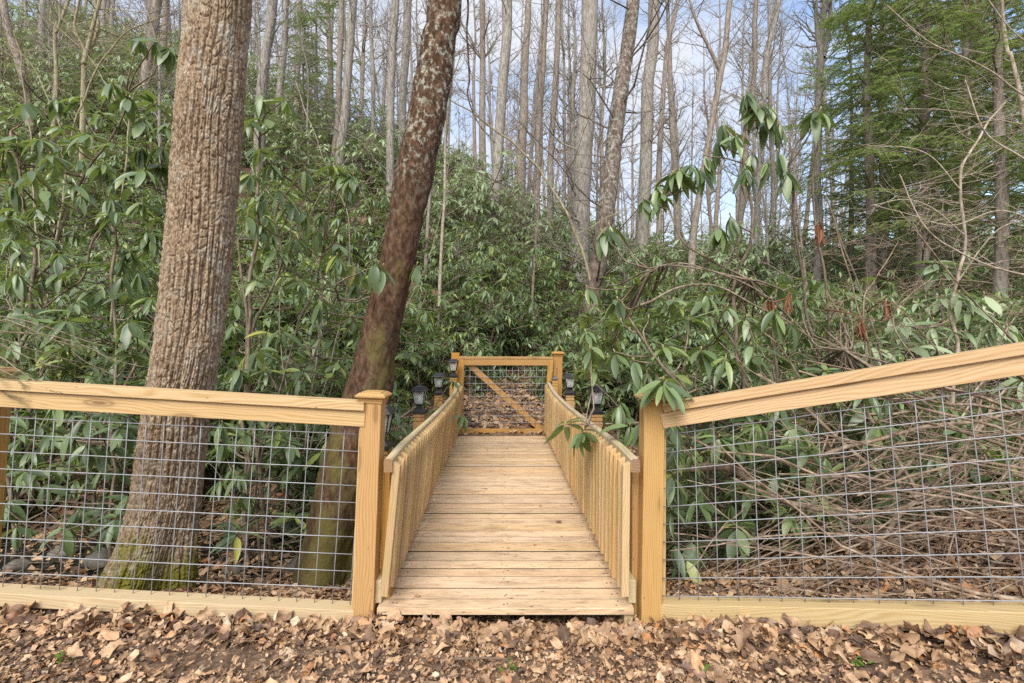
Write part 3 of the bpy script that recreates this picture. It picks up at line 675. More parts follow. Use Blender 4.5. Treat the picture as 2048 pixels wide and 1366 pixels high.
traced('brown trunk with a broad foot in the middle of the hilltop trunks', [(0, 1054, 12), (200, 1046, 16), (370, 1038, 24)], 26, BARK_BROWN, 307)
traced('thin reddish trunk left of the leaning mossy tree', [(0, 682, 12), (160, 678, 12), (320, 670, 13)], 19, BARK_BROWN, 308)
traced('pale trunk beside the thin reddish trunk on the left slope', [(0, 705, 16), (160, 695, 17), (330, 680, 20)], 18, BARK_GREY, 309)
traced('grey trunk just left of the leaning mossy tree near its middle', [(0, 790, 15), (200, 783, 16), (384, 780, 17)], 18, BARK_GREY, 310)
traced('trunk rising directly behind the upper half of the leaning mossy tree', [(0, 813, 16), (300, 800, 16), (400, 797, 16)], 20, BARK_GREY, 311)
traced('dark leaning trunk at the upper left corner', [(0, 6, 17), (90, 25, 18), (185, 50, 20)], 15, BARK_BROWN, 312)
traced('pale thin trunk near the upper left corner', [(0, 87, 14), (100, 86, 15), (150, 85, 15)], 20, BARK_GREY, 313)
traced('yellowish forked small tree on the left slope', [(60, 190, 9), (110, 176, 10), (190, 172, 12)], 12, BARK_YEL, 314, forks=[([(176, 105, 12), (195, 60, 12), (190, 0, 12)], .05), ([(176, 110, 12), (150, 60, 12), (160, 0, 12)], .04)])
traced('yellowish bent small tree at the upper left between two taller trunks', [(0, 140, 7), (60, 118, 8), (185, 110, 10)], 13, BARK_YEL, 315)
traced('tall brown trunk just left of the furrowed tree at the top', [(0, 318, 20), (70, 305, 22), (150, 290, 24)], 16, BARK_BROWN, 316)
traced('twin brown trunk close to the left edge of the furrowed tree', [(0, 330, 14), (90, 325, 14), (170, 322, 14)], 18, BARK_BROWN, 317)
traced('greyish trunk just right of the furrowed tree at the top', [(0, 543, 20), (100, 527, 20), (210, 517, 22)], 16, BARK_GREY, 318)
traced('narrow trunk second to the right of the furrowed tree', [(0, 572, 13), (150, 562, 14), (260, 556, 14)], 20, BARK_GREY, 319)
traced('thin brown trunk third to the right of the furrowed tree', [(0, 600, 8), (150, 597, 9), (260, 592, 10)], 24, BARK_BROWN, 320)
traced('slender leaning trunk right of the straight grey trunk, curving left at its foot', [(0, 1459, 11), (150, 1436, 12), (307, 1410, 13), (480, 1385, 15)], 15, BARK_BROWN, 321, forks=[([(1440, 140, 15), (1400, 60, 15), (1380, 0, 15)], .06)])
traced('slim dark trunk between the straight grey trunk and the slender leaning trunk', [(0, 1355, 8), (90, 1338, 9), (300, 1322, 11), (440, 1318, 12)], 18, BARK_BROWN, 322)
traced('thin straight trunk in the gap of open sky right of centre', [(0, 1515, 10), (170, 1507, 11), (460, 1480, 12)], 20, BARK_BROWN, 323)
traced('trunk leaning right in the gap of open sky above the tall rhododendron', [(0, 1552, 12), (120, 1530, 12), (300, 1518, 12), (470, 1510, 12)], 18, BARK_GREY, 324)
traced('forked grey tree beside the hemlocks', [(110, 1645, 14), (220, 1640, 15), (420, 1638, 16)], 14, BARK_GREY, 325, forks=[([(1644, 115, 14), (1632, 60, 14), (1628, 0, 14)], .09), ([(1646, 115, 14), (1655, 50, 14), (1658, 0, 14)], .08)])
traced('pale trunk at the upper right corner', [(0, 2006, 9), (110, 2026, 10), (215, 2044, 11), (400, 2060, 12)], 9, BARK_PALE, 326)
traced('thin pale sapling left of centre rising from the shrubs', [(300, 893, 5), (450, 886, 6), (640, 880, 7)], 9, BARK_PALE, 327, twigs=14)
traced('thin sapling right behind the pale sapling near the gate', [(330, 1078, 4), (500, 1070, 5), (690, 1062, 6)], 10, BARK_THIN, 328, twigs=12)

# ------------------------------------------------------------------ forest of slim bare trees (shared meshes)
def make_bare(seed, H, r0):
    r = np.random.default_rng(seed); n = 26; z = np.linspace(-.4, H, n)
    p = np.stack([np.zeros(n), np.zeros(n), z], 1)+np.stack([r.normal(0, .02)*z, r.normal(0, .02)*z, 0*z], 1)
    p = wobble(p, .35, .22, seed); R = r0*(1-.85*(z/H).clip(0, 1)**1.1)
    tm = MB(); tube(tm, p, R, 9); bm_ = MB()
    for q in range(34):
        f = r.uniform(.22, .98)**.8; i = min(n-2, int(f*n)); branch(bm_, p[i], r.uniform(0, 6.28), r.uniform(1.0, 2.6)*(1.35-.6*f), R[i]*r.uniform(.22, .45)+.006, r, 2, r.uniform(.5, 1.3), 4)
    return tm, bm_
BARE = []
for i in range(7):
    tm, bm_ = make_bare(400+i, [18, 21, 16, 23, 19, 14, 20][i], [.13, .17, .10, .19, .15, .09, .12][i]); mt = [BARK_GREY, BARK_BROWN][i % 2]
    BARE.append((tm.mesh('trunk', mt, True), bm_.mesh('branches', mt, True)))
r_ = np.random.default_rng(88)
def bare_thing(x, y, v, s, label, group):
    o = empty('bare_tree', (x, y, ground_at(x, y)), r_.uniform(0, 6.28)); o.scale = (s, s, s); o.rotation_euler[0] = r_.normal(0, .05); o.rotation_euler[1] = r_.normal(0, .055); tag(o, label, 'tree', group)
    for nm, me in zip(('trunk', 'branches'), BARE[v]):
        c = bpy.data.objects.new(nm, me); COL.objects.link(c); c.parent = o
for x, y in scatter(22, 34, -1.05, .95, 48, 2.0, 6):
    bare_thing(x, y, int(r_.integers(7)), r_.uniform(.75, 1.1), 'slim bare tree on the hillside crest, '+zone(x, y), 'slim bare trees on the hillside crest '+zone(x, y))
for x, y in scatter(34, 62, -.95, .85, 130, 2.0, 7):
    bare_thing(x, y, int(r_.integers(7)), r_.uniform(.7, 1.15), 'thin bare tree beyond the hillside, '+zone(x, y), 'thin bare trees far behind the hillside '+zone(x, y))
for x, y in scatter(12, 22, -1.05, .95, 22, 2.0, 9):
    bare_thing(x, y, [5, 2][int(r_.integers(2))], r_.uniform(.4, .6), 'spindly bare sapling in the shrubs, '+zone(x, y), 'spindly bare saplings in the shrubs '+zone(x, y))

# ------------------------------------------------------------------ hemlocks at the right
def make_hemlock(seed, H, r0, z_green, dens=1.0):
    r = np.random.default_rng(seed); tm = MB(); dm = MB(); gm_ = MB(); n = 24; z = np.linspace(-.3, H, n)
    p = wobble(np.stack([0*z, 0*z, z], 1), .12, .3, seed); tube(tm, p, r0*(1-.9*(z/H).clip(0, 1)), 10)
    needle = (np.array([(0, 0, 0), (.5, -.22, 0), (1, 0, -.05), (.5, .22, 0)]), [np.array([(0, 1, 2, 3)])])
    PP, DD, SS_, SC = [], [], [], []
    zb = .9
    while zb < H*.97:
        i = min(n-2, int((zb+.3)/(H+.3)*n)); c = p[i]*np.array([1, 1, 0])+np.array([0, 0, zb])
        az = r.uniform(0, 6.28); ln = (2.6*(1-.75*zb/H)+.3)*r.uniform(.6, 1.1); m = 8
        d = np.array([math.cos(az), math.sin(az), r.uniform(-.25, .6)]); pts = [c]
        for k in range(m-1):
            d = d+np.array([r.normal(0, .08), r.normal(0, .08), -.055]); d /= np.linalg.norm(d); pts.append(pts[-1]+d*ln/(m-1))
        pts = np.array(pts); green = zb > z_green*r.uniform(.7, 1.25)
        tube(dm, pts, np.linspace(.018, .004, m), 4)
        nt_ = int(ln*13*dens) if green else int(ln*7)
        for k in range(nt_):
            f = (k+r.random())/nt_*(m-1)*.98; i0 = int(f); q = pts[i0]+(pts[i0+1]-pts[i0])*(f-i0); dd = pts[i0+1]-pts[i0]; dd /= np.linalg.norm(dd)
            sd_ = np.cross(dd, [0, 0, 1.]); sd_ /= np.linalg.norm(sd_)+1e-9; sg = 1 if k % 2 else -1
            td = dd*.65+sg*sd_*.75+np.array([0, 0, r.normal(-.32, .25)]); td /= np.linalg.norm(td); tl = r.uniform(.18, .42)*(1.15-f/(m-1)*.5)
            e = q+td*tl+np.array([0, 0, -.05*tl]); mid_ = (q+e)/2+r.normal(0, .012, 3)
            tube(dm, [q, mid_, e], [.0035, .0025, .0015], 3)
            if green:
                kk = int(tl/.022); ff = np.linspace(.05, 1, kk)[:, None]; b0 = q+(e-q)*ff; tdn = np.cross(td, [0, 0, 1.]); tdn /= np.linalg.norm(tdn)+1e-9
                for s2 in (-1, 1):
                    PP.append(b0); DD.append(np.repeat((td*.55+s2*tdn*.8)[None], kk, 0)+r.normal(0, .16, (kk, 3))); SS_.append(np.repeat(np.cross(td*.55+s2*tdn*.8, [0, 0, 1.])[None], kk, 0)+r.normal(0, .4, (kk, 3))); SC.append(r.uniform(.035, .07, kk))
            else:
                for q3 in range(2):
                    e2 = mid_+td*.1+r.normal(0, .09, 3); tube(dm, [mid_, e2], [.002, .001], 3)
        zb += r.uniform(.07, .15)/max(.5, dens)
    stamp(gm_, needle, np.concatenate(PP), np.concatenate(DD), np.concatenate(SS_), np.concatenate(SC))
    return tm.mesh('trunk', BARK_BROWN, True), dm.mesh('branches', BARK_THIN, True), gm_.mesh('needles', HEM, False)
HEMS = [make_hemlock(501, 13, .14, 2.6), make_hemlock(502, 11, .11, 2.0), make_hemlock(503, 9, .09, 1.4)]
def hemlock(px, d, v, s, label, rz, group=None):
    x = (px-1024)/F*d; o = empty('hemlock_tree', (x, d, ground_at(x, d)), rz); o.scale = (s, s, s); tag(o, label, 'tree', group)
    for nm, me in zip(('trunk', 'branches', 'needles'), HEMS[v]):
        c = bpy.data.objects.new(nm, me); COL.objects.link(c); c.parent = o
hemlock(1738, 12.0, 0, 1.0, 'hemlock with the first thin dark trunk right of the open sky', .3)
hemlock(1765, 14.5, 1, 1.15, 'hemlock standing behind the gap between the thin dark trunks', 2.1)
hemlock(1843, 11.0, 0, 1.1, 'hemlock with the thickest reddish trunk among the right hand evergreens', 4.0)
hemlock(1925, 13.0, 1, 1.2, 'hemlock behind the pale winding bare stem', 1.2)
hemlock(1990, 9.5, 0, .95, 'dark hemlock nearest the upper right corner', 5.1)
hemlock(2075, 12.0, 1, 1.2, 'hemlock partly cut off by the right edge of the picture', .9)
hemlock(1690, 17.0, 2, 1.2, 'small feathery hemlock at the left end of the evergreens', 3.3)
hemlock(1880, 18.0, 1, 1.3, 'tall hemlock farthest back in the evergreens', 3.9)
for i_, (px_, d_) in enumerate(((1800, 23), (1870, 27), (1950, 22), (2020, 26), (2060, 19))):
    hemlock(px_, d_, i_ % 2, 1.25, 'hemlock in the dense back row of evergreens at the right', i_*1.3, 'hemlocks in the back row')
hemlock(640, 26.0, 2, 1.2, 'small hemlock on the left slope beside the pale trunk', 1.0)
hemlock(612, 20.0, 2, .8, 'dark young hemlock right of the furrowed tree', 2.0)

for (x, y, s_, w_) in ((-1.75, 7.5, .75, 'first to the left of the gate'), (-1.25, 8.3, .8, 'behind the left gate post'), (-2.5, 6.7, .8, 'between the leaning tree and the left lanterns'), (1.25, 7.7, .7, 'first to the right of the gate'), (1.75, 6.7, .72, 'beside the right lanterns'),
                       (.75, 8.9, .7, 'behind the right half of the gate'), (-.45, 9.0, .72, 'behind the left half of the gate'), (.1, 9.7, .8, 'straight behind the middle of the gate'), (1.9, 8.5, .85, 'second to the right of the gate'), (-2.1, 9.0, .85, 'second to the left of the gate'), (-.55, 8.35, .42, 'low behind the mesh on the left side of the gate'), (.55, 8.3, .42, 'low behind the mesh on the right side of the gate'), (2.3, 7.4, .8, 'third to the right of the gate'), (3.1, 6.6, .8, 'above the middle of the right fence'), (2.6, 5.7, .7, 'close behind the right fence near its post'), (-3.4, 5.8, .8, 'close behind the left fence at the furrowed trunk'), (1.55, 4.3, .5, 'low in the brush, nearest the right near fence post'), (2.3, 4.1, .52, 'low in the brush, second from the right near fence post'), (3.1, 4.0, .5, 'low in the brush, third from the right near fence post'), (3.9, 4.3, .55, 'low in the brush at the right edge of the picture'), (2.0, 5.1, .6, 'behind the low ones in the brush, left of the dead hanging leaves'), (3.0, 5.0, .62, 'behind the low ones in the brush, below the pale winding stem')):
    shrub_thing(SH_MID[r_.integers(4)], (x, y, ground_at(x, y)-.1), r_.uniform(0, 6.28), s_, 'rhododendron shrub '+w_, None)
# ------------------------------------------------------------------ bare shrubs with traced stems
def bare_shrub(label, lines, seed, mat, twig=5, name='bare_shrub', r=None):
    rr = np.random.default_rng(seed); mb = MB(); tw = MB()
    first = P(*lines[0][0][0]); base = np.array([first[0], first[1], ground_at(first[0], first[1])])
    for pts, rad in lines:
        p = np.array([P(*q) for q in pts])-base; n = 12*len(pts); p = wobble(smooth_path(p, n), .02, 4, seed+int(rad*1e4)); tube(mb, p, rad*np.linspace(1, .45, n), 7)
        for k in range(twig*len(pts)):
            i = rr.integers(3, n-1); side = rr.choice([-1, 1]); d = np.array([side*rr.uniform(.5, 1), rr.normal(0, .4), rr.normal(.15, .3)]); ln = rr.uniform(.15, .6); q = p[i]; pp = [q]
            for j in range(5): d = d+rr.normal(0, .16, 3); pp.append(pp[-1]+d/np.linalg.norm(d)*ln/5)
            tube(tw, pp, np.linspace(rad*.22, .0009, 6), 4)
            for j in range(2):
                q2 = pp[rr.integers(1, 5)]; e = q2+np.array([side*rr.uniform(.03, .14), rr.normal(0, .05), rr.normal(.03, .06)]); tube(tw, [q2, (q2+e)/2+rr.normal(0, .008, 3), e], [.0018, .0014, .0009], 3)
    t_ = empty(name, base.tolist()); tag(t_, label, 'shrub'); mb.build('stems', mat, t_, True); tw.build('twigs', mat, t_, True); return t_
bare_shrub('pale winding bare stem with sideways twigs at the right',
    [([(1905, 900, 3.6), (1912, 700, 3.6), (1915, 563, 3.6), (1935, 487, 3.6), (1920, 359, 3.6), (1935, 307, 3.6), (1971, 256, 3.6), (2017, 205, 3.6)], .013),
     ([(1917, 560, 3.6), (1990, 470, 3.5), (2060, 440, 3.4)], .006), ([(1922, 380, 3.6), (1840, 300, 3.6), (1740, 290, 3.7)], .005), ([(1930, 470, 3.6), (1830, 400, 3.6), (1745, 410, 3.7)], .005)], 601, BARK_PALE, 4)
bare_shrub('bare shrub with long pale stems arching in from the right edge',
    [([(2300, 700, 3.6), (2160, 560, 3.5), (2048, 548, 3.5), (1966, 523, 3.5), (1879, 481, 3.5), (1817, 405, 3.5), (1797, 348, 3.5)], .009), ([(2300, 600, 3.3), (2150, 400, 3.3), (2048, 318, 3.3), (1966, 256, 3.3), (1927, 154, 3.3)], .009),
     ([(2300, 420, 3.5), (2150, 250, 3.5), (2048, 184, 3.5), (1966, 133, 3.5), (1869, 87, 3.5), (1776, 10, 3.5)], .008), ([(2250, 200, 3.5), (2048, 80, 3.5), (1960, -30, 3.5)], .006), ([(2250, 640, 3.4), (2048, 430, 3.4), (1900, 450, 3.4), (1745, 403, 3.5)], .005),
     ([(2250, 330, 3.7), (2048, 250, 3.7), (1900, 220, 3.8), (1800, 215, 3.8)], .005)], 602, BARK_PALE, 4)
bare_shrub('thin brown bare shrub tangled above the right fence rail',
    [([(1750, 960, 3.7), (1740, 720, 3.6), (1710, 600, 3.6), (1665, 440, 3.6)], .009), ([(1760, 960, 3.7), (1730, 640, 3.6), (1760, 560, 3.6), (1800, 480, 3.6)], .007), ([(1860, 960, 3.5), (1850, 760, 3.4), (1790, 640, 3.4), (1870, 560, 3.4)], .007),
     ([(1820, 960, 3.3), (1900, 760, 3.2), (1780, 600, 3.2)], .006), ([(1700, 1000, 3.4), (1620, 800, 3.3), (1560, 700, 3.3), (1480, 640, 3.3)], .010), ([(1900, 1000, 3), (1990, 700, 3), (2048, 610, 3)], .006)], 603, BARK_BRUSH, 7)
bare_shrub('thin drooping bare stem crossing between the leaning mossy tree and the thickest grey trunk',
    [([(1180, 560, 7), (1138, 440, 7), (1082, 348, 7), (1025, 287, 7), (979, 251, 7), (902, 200, 7)], .022), ([(1150, 470, 7), (1250, 420, 7), (1380, 380, 7)], .008)], 604, BARK_YEL, 2)
bare_shrub('fine leafless shrub in front of the thicket between the furrowed tree and the leaning tree',
    [([(610, 900, 4.4), (640, 560, 4.4), (560, 420, 4.4), (500, 330, 4.4)], .007), ([(620, 900, 4.6), (700, 500, 4.6), (640, 300, 4.6), (590, 160, 4.7)], .007), ([(630, 900, 4.5), (840, 560, 4.8), (905, 300, 4.9)], .006),
     ([(600, 900, 4.4), (560, 620, 4.4), (620, 430, 4.4), (700, 300, 4.6)], .006)], 605, BARK_PALE, 5)
bare_shrub('twiggy leafless shrub filling the upper left over the slope',
    [([(60, 900, 6), (140, 300, 6), (220, 100, 6), (330, 30, 6)], .014), ([(100, 900, 6), (60, 250, 6), (30, 60, 6)], .012), ([(200, 900, 6.4), (260, 260, 6.4), (300, 160, 6.4), (330, 60, 6.4)], .012), ([(140, 300, 6), (60, 130, 6), (-20, 60, 6)], .008),
     ([(260, 260, 6.4), (180, 120, 6.4), (90, 30, 6.4)], .008)], 606, BARK_YEL, 12)
mb = MB(); q = np.array([P(*k) for k in [(935, -420, 5.6), (935, 0, 5.5), (938, 128, 5.5), (945, 200, 5.5), (965, 250, 5.5), (995, 287, 5.5)]]); q = wobble(smooth_path(q, 50), .03, 4, 5)
tube(mb, q, np.linspace(.014, .005, 50), 7); tag(mb.build('hanging_vine', BARK_MOSS, None, True), 'dark bare vine hanging down beside the leaning mossy tree', 'vine')

# ------------------------------------------------------------------ brush behind the right fence (uncountable tangle)
r = np.random.default_rng(900); mb = MB()
def fence_y(x): return 2.5-(x-.75)/(1.915-.75)*.63 if x < 1.915 else 1.87-(x-1.915)*.54
for k in range(860):
    x0 = r.uniform(.85, 4.4); y0 = fence_y(x0)+(r.uniform(.16, 2.3) if k < 640 else r.uniform(.14, .8)); az = r.normal(.25, .5)+(math.pi if r.random() < .5 else 0)
    h0 = r.random()**1.8*(.35+.42*ss(.9, 2.6, x0))*(1 if k < 640 else .35); z0 = ground_at(x0, y0)+.02+h0; ln = r.uniform(.3, 1.6); d = np.array([math.cos(az), math.sin(az)*.6, r.normal(.12, .28)]); pts = [np.array([x0, y0, z0])]
    for j in range(7):
        d = d+r.normal(0, .13, 3)+np.array([0, 0, -.01]); q = pts[-1]+d/np.linalg.norm(d)*ln/7
        q[1] = max(q[1], fence_y(q[0])+.09); q[2] = max(q[2], ground_at(q[0], q[1])+.012); pts.append(q)
    if pts[-1][0] < .78 or pts[0][0] < .78: continue
    rad = r.choice([.0025, .004, .006, .009, .015], p=[.38, .34, .18, .07, .03]); tube(mb, pts, np.linspace(rad, rad*.5, 8), 5)
for pts_, rad in (([(1340, 940, 3.2), (1440, 935, 3.1), (1500, 965, 3.05), (1590, 1000, 3), (1690, 1030, 2.95)], .028), ([(1580, 940, 2.9), (1720, 890, 2.85), (1860, 860, 2.8), (2048, 820, 2.7)], .014), ([(1440, 900, 3.1), (1560, 990, 3), (1680, 1050, 2.8), (1760, 1085, 2.7), (1900, 1060, 2.6)], .016), ([(1700, 770, 3.1), (1790, 900, 2.9), (1930, 1120, 2.6)], .013)):
    tube(mb, wobble(smooth_path([P(*q) for q in pts_], 30), .02, 4, int(rad*1e4)), np.linspace(rad, rad*.6, 30), 8)
tag(mb.build('brush_pile', BARK_BRUSH, None, True), 'tangle of dead brown stems lying behind the right fence', 'brush', kind='stuff')
# fine dead twigs and undergrowth behind the left fence and on the banks
r = np.random.default_rng(901); mb = MB()
for k in range(420):
    x0 = r.uniform(-4.6, -.95) if k < 300 else r.uniform(.95, 6); y0 = r.uniform(3.3, 7.2); az = r.uniform(0, 6.28); z0 = ground_at(x0, y0)+r.random()**2*.5; ln = r.uniform(.3, 1.0); d = np.array([math.cos(az), math.sin(az), r.normal(.25, .4)]); pts = [np.array([x0, y0, z0])]
    for j in range(5): d = d+r.normal(0, .18, 3); q = pts[-1]+d/np.linalg.norm(d)*ln/5; q[2] = max(q[2], ground_at(q[0], q[1])+.01); pts.append(q)
    rad = r.choice([.002, .0035, .006]); tube(mb, pts, np.linspace(rad, rad*.5, 6), 4)
tag(mb.build('dead_twigs', BARK_THIN, None, True), 'scattered fine dead twigs over the creek banks', 'twigs', kind='stuff')

# ------------------------------------------------------------------ fallen leaves
def lobed(seed):
    r = np.random.default_rng(seed); n = 16; th = np.linspace(0, 2*math.pi, n, endpoint=False)
    lob = r.uniform(.16, .36) if seed % 2 else .05
    rad = .42*(1+lob*np.cos(th*r.choice([5, 6, 7])+r.uniform(0, 1))+r.normal(0, .07, n)); asp = r.uniform(.38, .85)
    x = np.cos(th)*rad; y = np.sin(th)*rad*asp
    cu, cv = r.uniform(-1.7, 1.7), r.uniform(-.9, .9); z = cu*y*y+cv*x*x+.2*np.sin(th*3+r.uniform(0, 6))*rad+r.normal(0, .015, n)
    xi, yi = x*.5, y*.5; zi = cu*yi*yi+cv*xi*xi
    V = np.concatenate([np.stack([x, y, z], 1), np.stack([xi, yi, zi], 1), [[0, 0, -.03]]])
    j = np.arange(n); j2 = (j+1) % n
    return V, [np.stack([j, j2, n+j2, n+j], 1), np.stack([n+j, n+j2, np.full(n, 2*n)], 1)]
def small(seed):
    r = np.random.default_rng(seed); n = 6; th = np.linspace(0, 2*math.pi, n, endpoint=False); rad = .45*(1+r.normal(0, .22, n)); x = np.cos(th)*rad; y = np.sin(th)*rad*r.uniform(.35, .9); z = r.uniform(-1, 1)*y*y*1.5+r.normal(0, .05, n)
    j = np.arange(n); return np.concatenate([np.stack([x, y, z], 1), [[0, 0, 0]]]), [np.stack([j, (j+1) % n, np.full(n, n)], 1)]
DZ_ = .095
TL = [lobed(i+1) for i in range(14)]; TS = [small(i+40) for i in range(10)]
def litter(mb, n, x0, x1, y0, y1, s0, s1, tpls, r, lift=.02, tilt=.35, keep=None, uw=False):
    y = r.uniform(y0, y1, n); x = r.uniform(x0, x1, n)*(y if uw else 1)
    k = keep(x, y, r) if keep else np.ones(n, bool); x, y = x[k], y[k]; n = len(x)
    z = height(x, y)+r.random(n)**1.6*lift+.004
    e = .04; gx = (height(x+e, y)-height(x-e, y))/(2*e); gy = (height(x, y+e)-height(x, y-e))/(2*e)
    nr = np.stack([-gx, -gy, np.ones(n)], 1)+r.normal(0, tilt, (n, 3)); nr /= np.linalg.norm(nr, axis=1)[:, None]
    th = r.uniform(0, 6.28, n); a = np.stack([np.cos(th), np.sin(th), 0*th], 1); a -= nr*(a*nr).sum(1)[:, None]; s = np.cross(nr, a)
    sc_ = s0+(s1-s0)*r.random(n)**1.7; idx = r.integers(0, len(tpls), n)
    for q in range(len(tpls)):
        m_ = idx == q
        if m_.any(): stamp(mb, tpls[q], np.stack([x, y, z], 1)[m_], a[m_], s[m_], sc_[m_])
def in_sill(x, y):      # keep clear of the sills and of the deck
    fl = 2.43+(x+2.49)/1.77*.07; fr = 2.5-(x-.745)*.5385
    l = (x < -.70)&(y > fl-.012)&(y < fl+.11)
    rgt = (x > .72)&(y > fr-.012)&(y < fr+.115)
    dk = (x > -.66)&(x < .6)&(y > 3.0)
    return l | rgt | dk
def dirt(x, y):
    px = 1024+x/y*1000; py = 673+(1.45-height(x, y))/y*1000
    f = lambda a, b_, ra, rb: np.exp(-((px-a)/ra)**2-((py-b_)/rb)**2)
    return np.clip(f(430, 1320, 260, 45)+f(1880, 1335, 150, 40)+.5*f(760, 1345, 160, 30), 0, 1)
def kp(x, y, r): return (~in_sill(x, y)) & (r.random(len(x)) > dirt(x, y)*.93)
def kp2(x, y, r): return (~in_sill(x, y)) & (r.random(len(x)) > dirt(x, y)*.55)
r = np.random.default_rng(33); mb = MB()
litter(mb, 17000, -3.1, 3.0, 1.6, 3.0, .016, .068, TL, r, .034, .30, kp)
litter(mb, 700, -3.1, 3.0, 1.6, 2.7, .06, .12, TL, r, .05, .30, kp)
litter(mb, 1300, -3.1, .9, 2.30, 2.50, .05, .12, TL, r, .055, .7, kp)
for q in range(6): litter(mb, 220, .75+q*.25, 1.0+q*.25, 2.26-q*.135, 2.44-q*.135, .05, .12, TL, r, .06, .7, kp)
litter(mb, 42000, -3.1, 3.0, 1.6, 3.1, .006, .03, TS, r, .03, .6, kp2)
litter(mb, 13000, -1.1, 1.0, 3.0, 6.2, .05, .12, TS, r, .03, .35, None, True)
litter(mb, 2600, -1.1, 1.0, 2.7, 4.2, .05, .11, TL, r, .03, .35, lambda x, y, r: ~in_sill(x, y), True)
litter(mb, 14000, -1.0, .9, 5.0, 9.5, .06, .14, TS, r, .035, .35, lambda x, y, r: ~((np.abs(x+.07) < .68)&(y < 6.9)), True)
litter(mb, 2600, -1.7, 1.5, 6.95, 10.5, .06, .13, TL, r, .04, .35)
r = np.random.default_rng(35)
for q in range(16):
    x_, y_ = r.uniform(-.6, .5), r.uniform(2.6, 6.6); th = r.uniform(0, 6.28)
    stamp(mb, TS[q % 10], [[x_, y_, DZ_+.006]], [[math.cos(th), math.sin(th), 0]], [[-math.sin(th), math.cos(th), 0]], [r.uniform(.02, .05)])
tag(mb.build('leaf_litter', LIT, None, True), 'thick layer of fallen brown and tan oak leaves on the forest floor', 'fallen leaves', kind='stuff')
mb = MB(); r = np.random.default_rng(34)
for k in range(90):
    x0, y0 = r.uniform(-2.4, 2.4), r.uniform(1.9, 2.42)
    if r.random() < .6 and abs(x0) > 1: y0 = r.uniform(1.9, 2.3)
    az = r.uniform(0, 6.28); ln = r.uniform(.04, .22); h = ground_at(x0, y0)+.035; e = np.array([x0+math.cos(az)*ln, y0+math.sin(az)*ln*.6, 0]); e[2] = ground_at(e[0], e[1])+.03+r.uniform(0, .02)
    tube(mb, wobble(np.linspace([x0, y0, h], e, 6), .01, 20, k), np.linspace(.0022, .001, 6), 4)
tag(mb.build('fine_twigs', STICK, None, True), 'fine broken twigs strewn over the fallen leaves', 'twigs', kind='stuff')
for i, (a, c, rad, lab) in enumerate((((1175, 1255, 2.4), (1120, 1330, 2.2), .007, 'brown stick lying on the leaves in front of the bridge, right of centre'), ((905, 1345, 2.17), (1020, 1340, 2.18), .006, 'dark stick lying on the leaves at the bottom centre'),
                                       ((640, 1330, 2.2), (790, 1265, 2.38), .005, 'thin stick on the ground left of the bridge entrance'), ((1480, 1275, 2.2), (1640, 1235, 2.2), .004, 'pale straw like stick on the leaves beside the right fence board'))):
    p0, p1 = P(*a), P(*c); p0[2] = ground_at(p0[0], p0[1])+.04; p1[2] = ground_at(p1[0], p1[1])+.045
    mb = MB(); tube(mb, wobble(np.linspace(p0, p1, 12), .012, 14, i), np.linspace(rad, rad*.6, 12), 7, cap=True); tag(mb.build('stick', STICK, None, True), lab, 'stick')
def sprig(px, py, d, lab, seed):
    r = np.random.default_rng(seed); c = P(px, py, d); c[2] = ground_at(c[0], c[1])+.02; mb = MB(); n = 9; th = r.uniform(0, 6.28, n)
    stamp(mb, T_MID, np.repeat(c[None], n, 0)+r.normal(0, .012, (n, 3)), np.stack([np.cos(th), np.sin(th), r.uniform(.3, 1.2, n)], 1), np.stack([-np.sin(th), np.cos(th), 0*th], 1), r.uniform(.018, .034, n), wsc=np.full(n, 2.2))
    tag(mb.build('seedling', SEED, None, True), lab, 'plant')
SEED = foliage('seedling_leaf', [(0, (.09, .17, .03)), (1, (.18, .28, .06))], .5, .3, (.3, .5, .05), .3)
sprig(1022, 1333, 2.15, 'tiny green seedling at the bottom just left of the middle', 1); sprig(1405, 1325, 2.1, 'tiny green seedling on the leaves in front of the right fence', 2); sprig(122, 1358, 2.1, 'tiny green seedling in the bottom left corner', 3)
sprig(1712, 1303, 1.95, 'pair of tiny green leaves under the right fence board', 4); sprig(1130, 1245, 2.42, 'tiny seedling beneath the front edge of the bridge deck', 5)

# creek stones
def stone(px, py, d, s, lab, seed):
    mb = MB(); n, m_ = 16, 10; th = np.arange(n)*2*math.pi/n; ph = np.linspace(.02, math.pi-.02, m_); TH, PH = np.meshgrid(th, ph)
    dx, dy, dz = np.sin(PH)*np.cos(TH), np.sin(PH)*np.sin(TH), np.cos(PH); rr = 1+.36*fbm(dx*1.5+seed*9, dy*1.5, dz*1.5, seed, 3)+.1*vnoise(dx*5, dy*5, dz*5, seed)
    V = np.stack([dx*rr*s, dy*rr*s*.75, dz*rr*s*.5], -1).reshape(-1, 3); i = np.arange(m_-1)[:, None]*n; j = np.arange(n)[None]
    mb.add(V, np.stack([i+j, i+n+j, i+n+(j+1) % n, i+(j+1) % n], -1).reshape(-1, 4)); x, y = (px-1024)/F*d, d
    o = mb.build('creek_stone', ROCK, None, True); o.location = (x, y, max(ground_at(x, y), -.58)+s*.10); tag(o, lab, 'stone')
stone(205, 1095, 4.5, .16, 'rounded grey stone in the creek left of the furrowed trunk', 1); stone(130, 1085, 4.7, .12, 'smaller dark stone at the far left in the creek', 2)
stone(600, 1100, 4.4, .14, 'wet stone in the creek between the two large trunks', 3); stone(470, 1110, 4.3, .10, 'small stone just right of the furrowed trunk', 4)
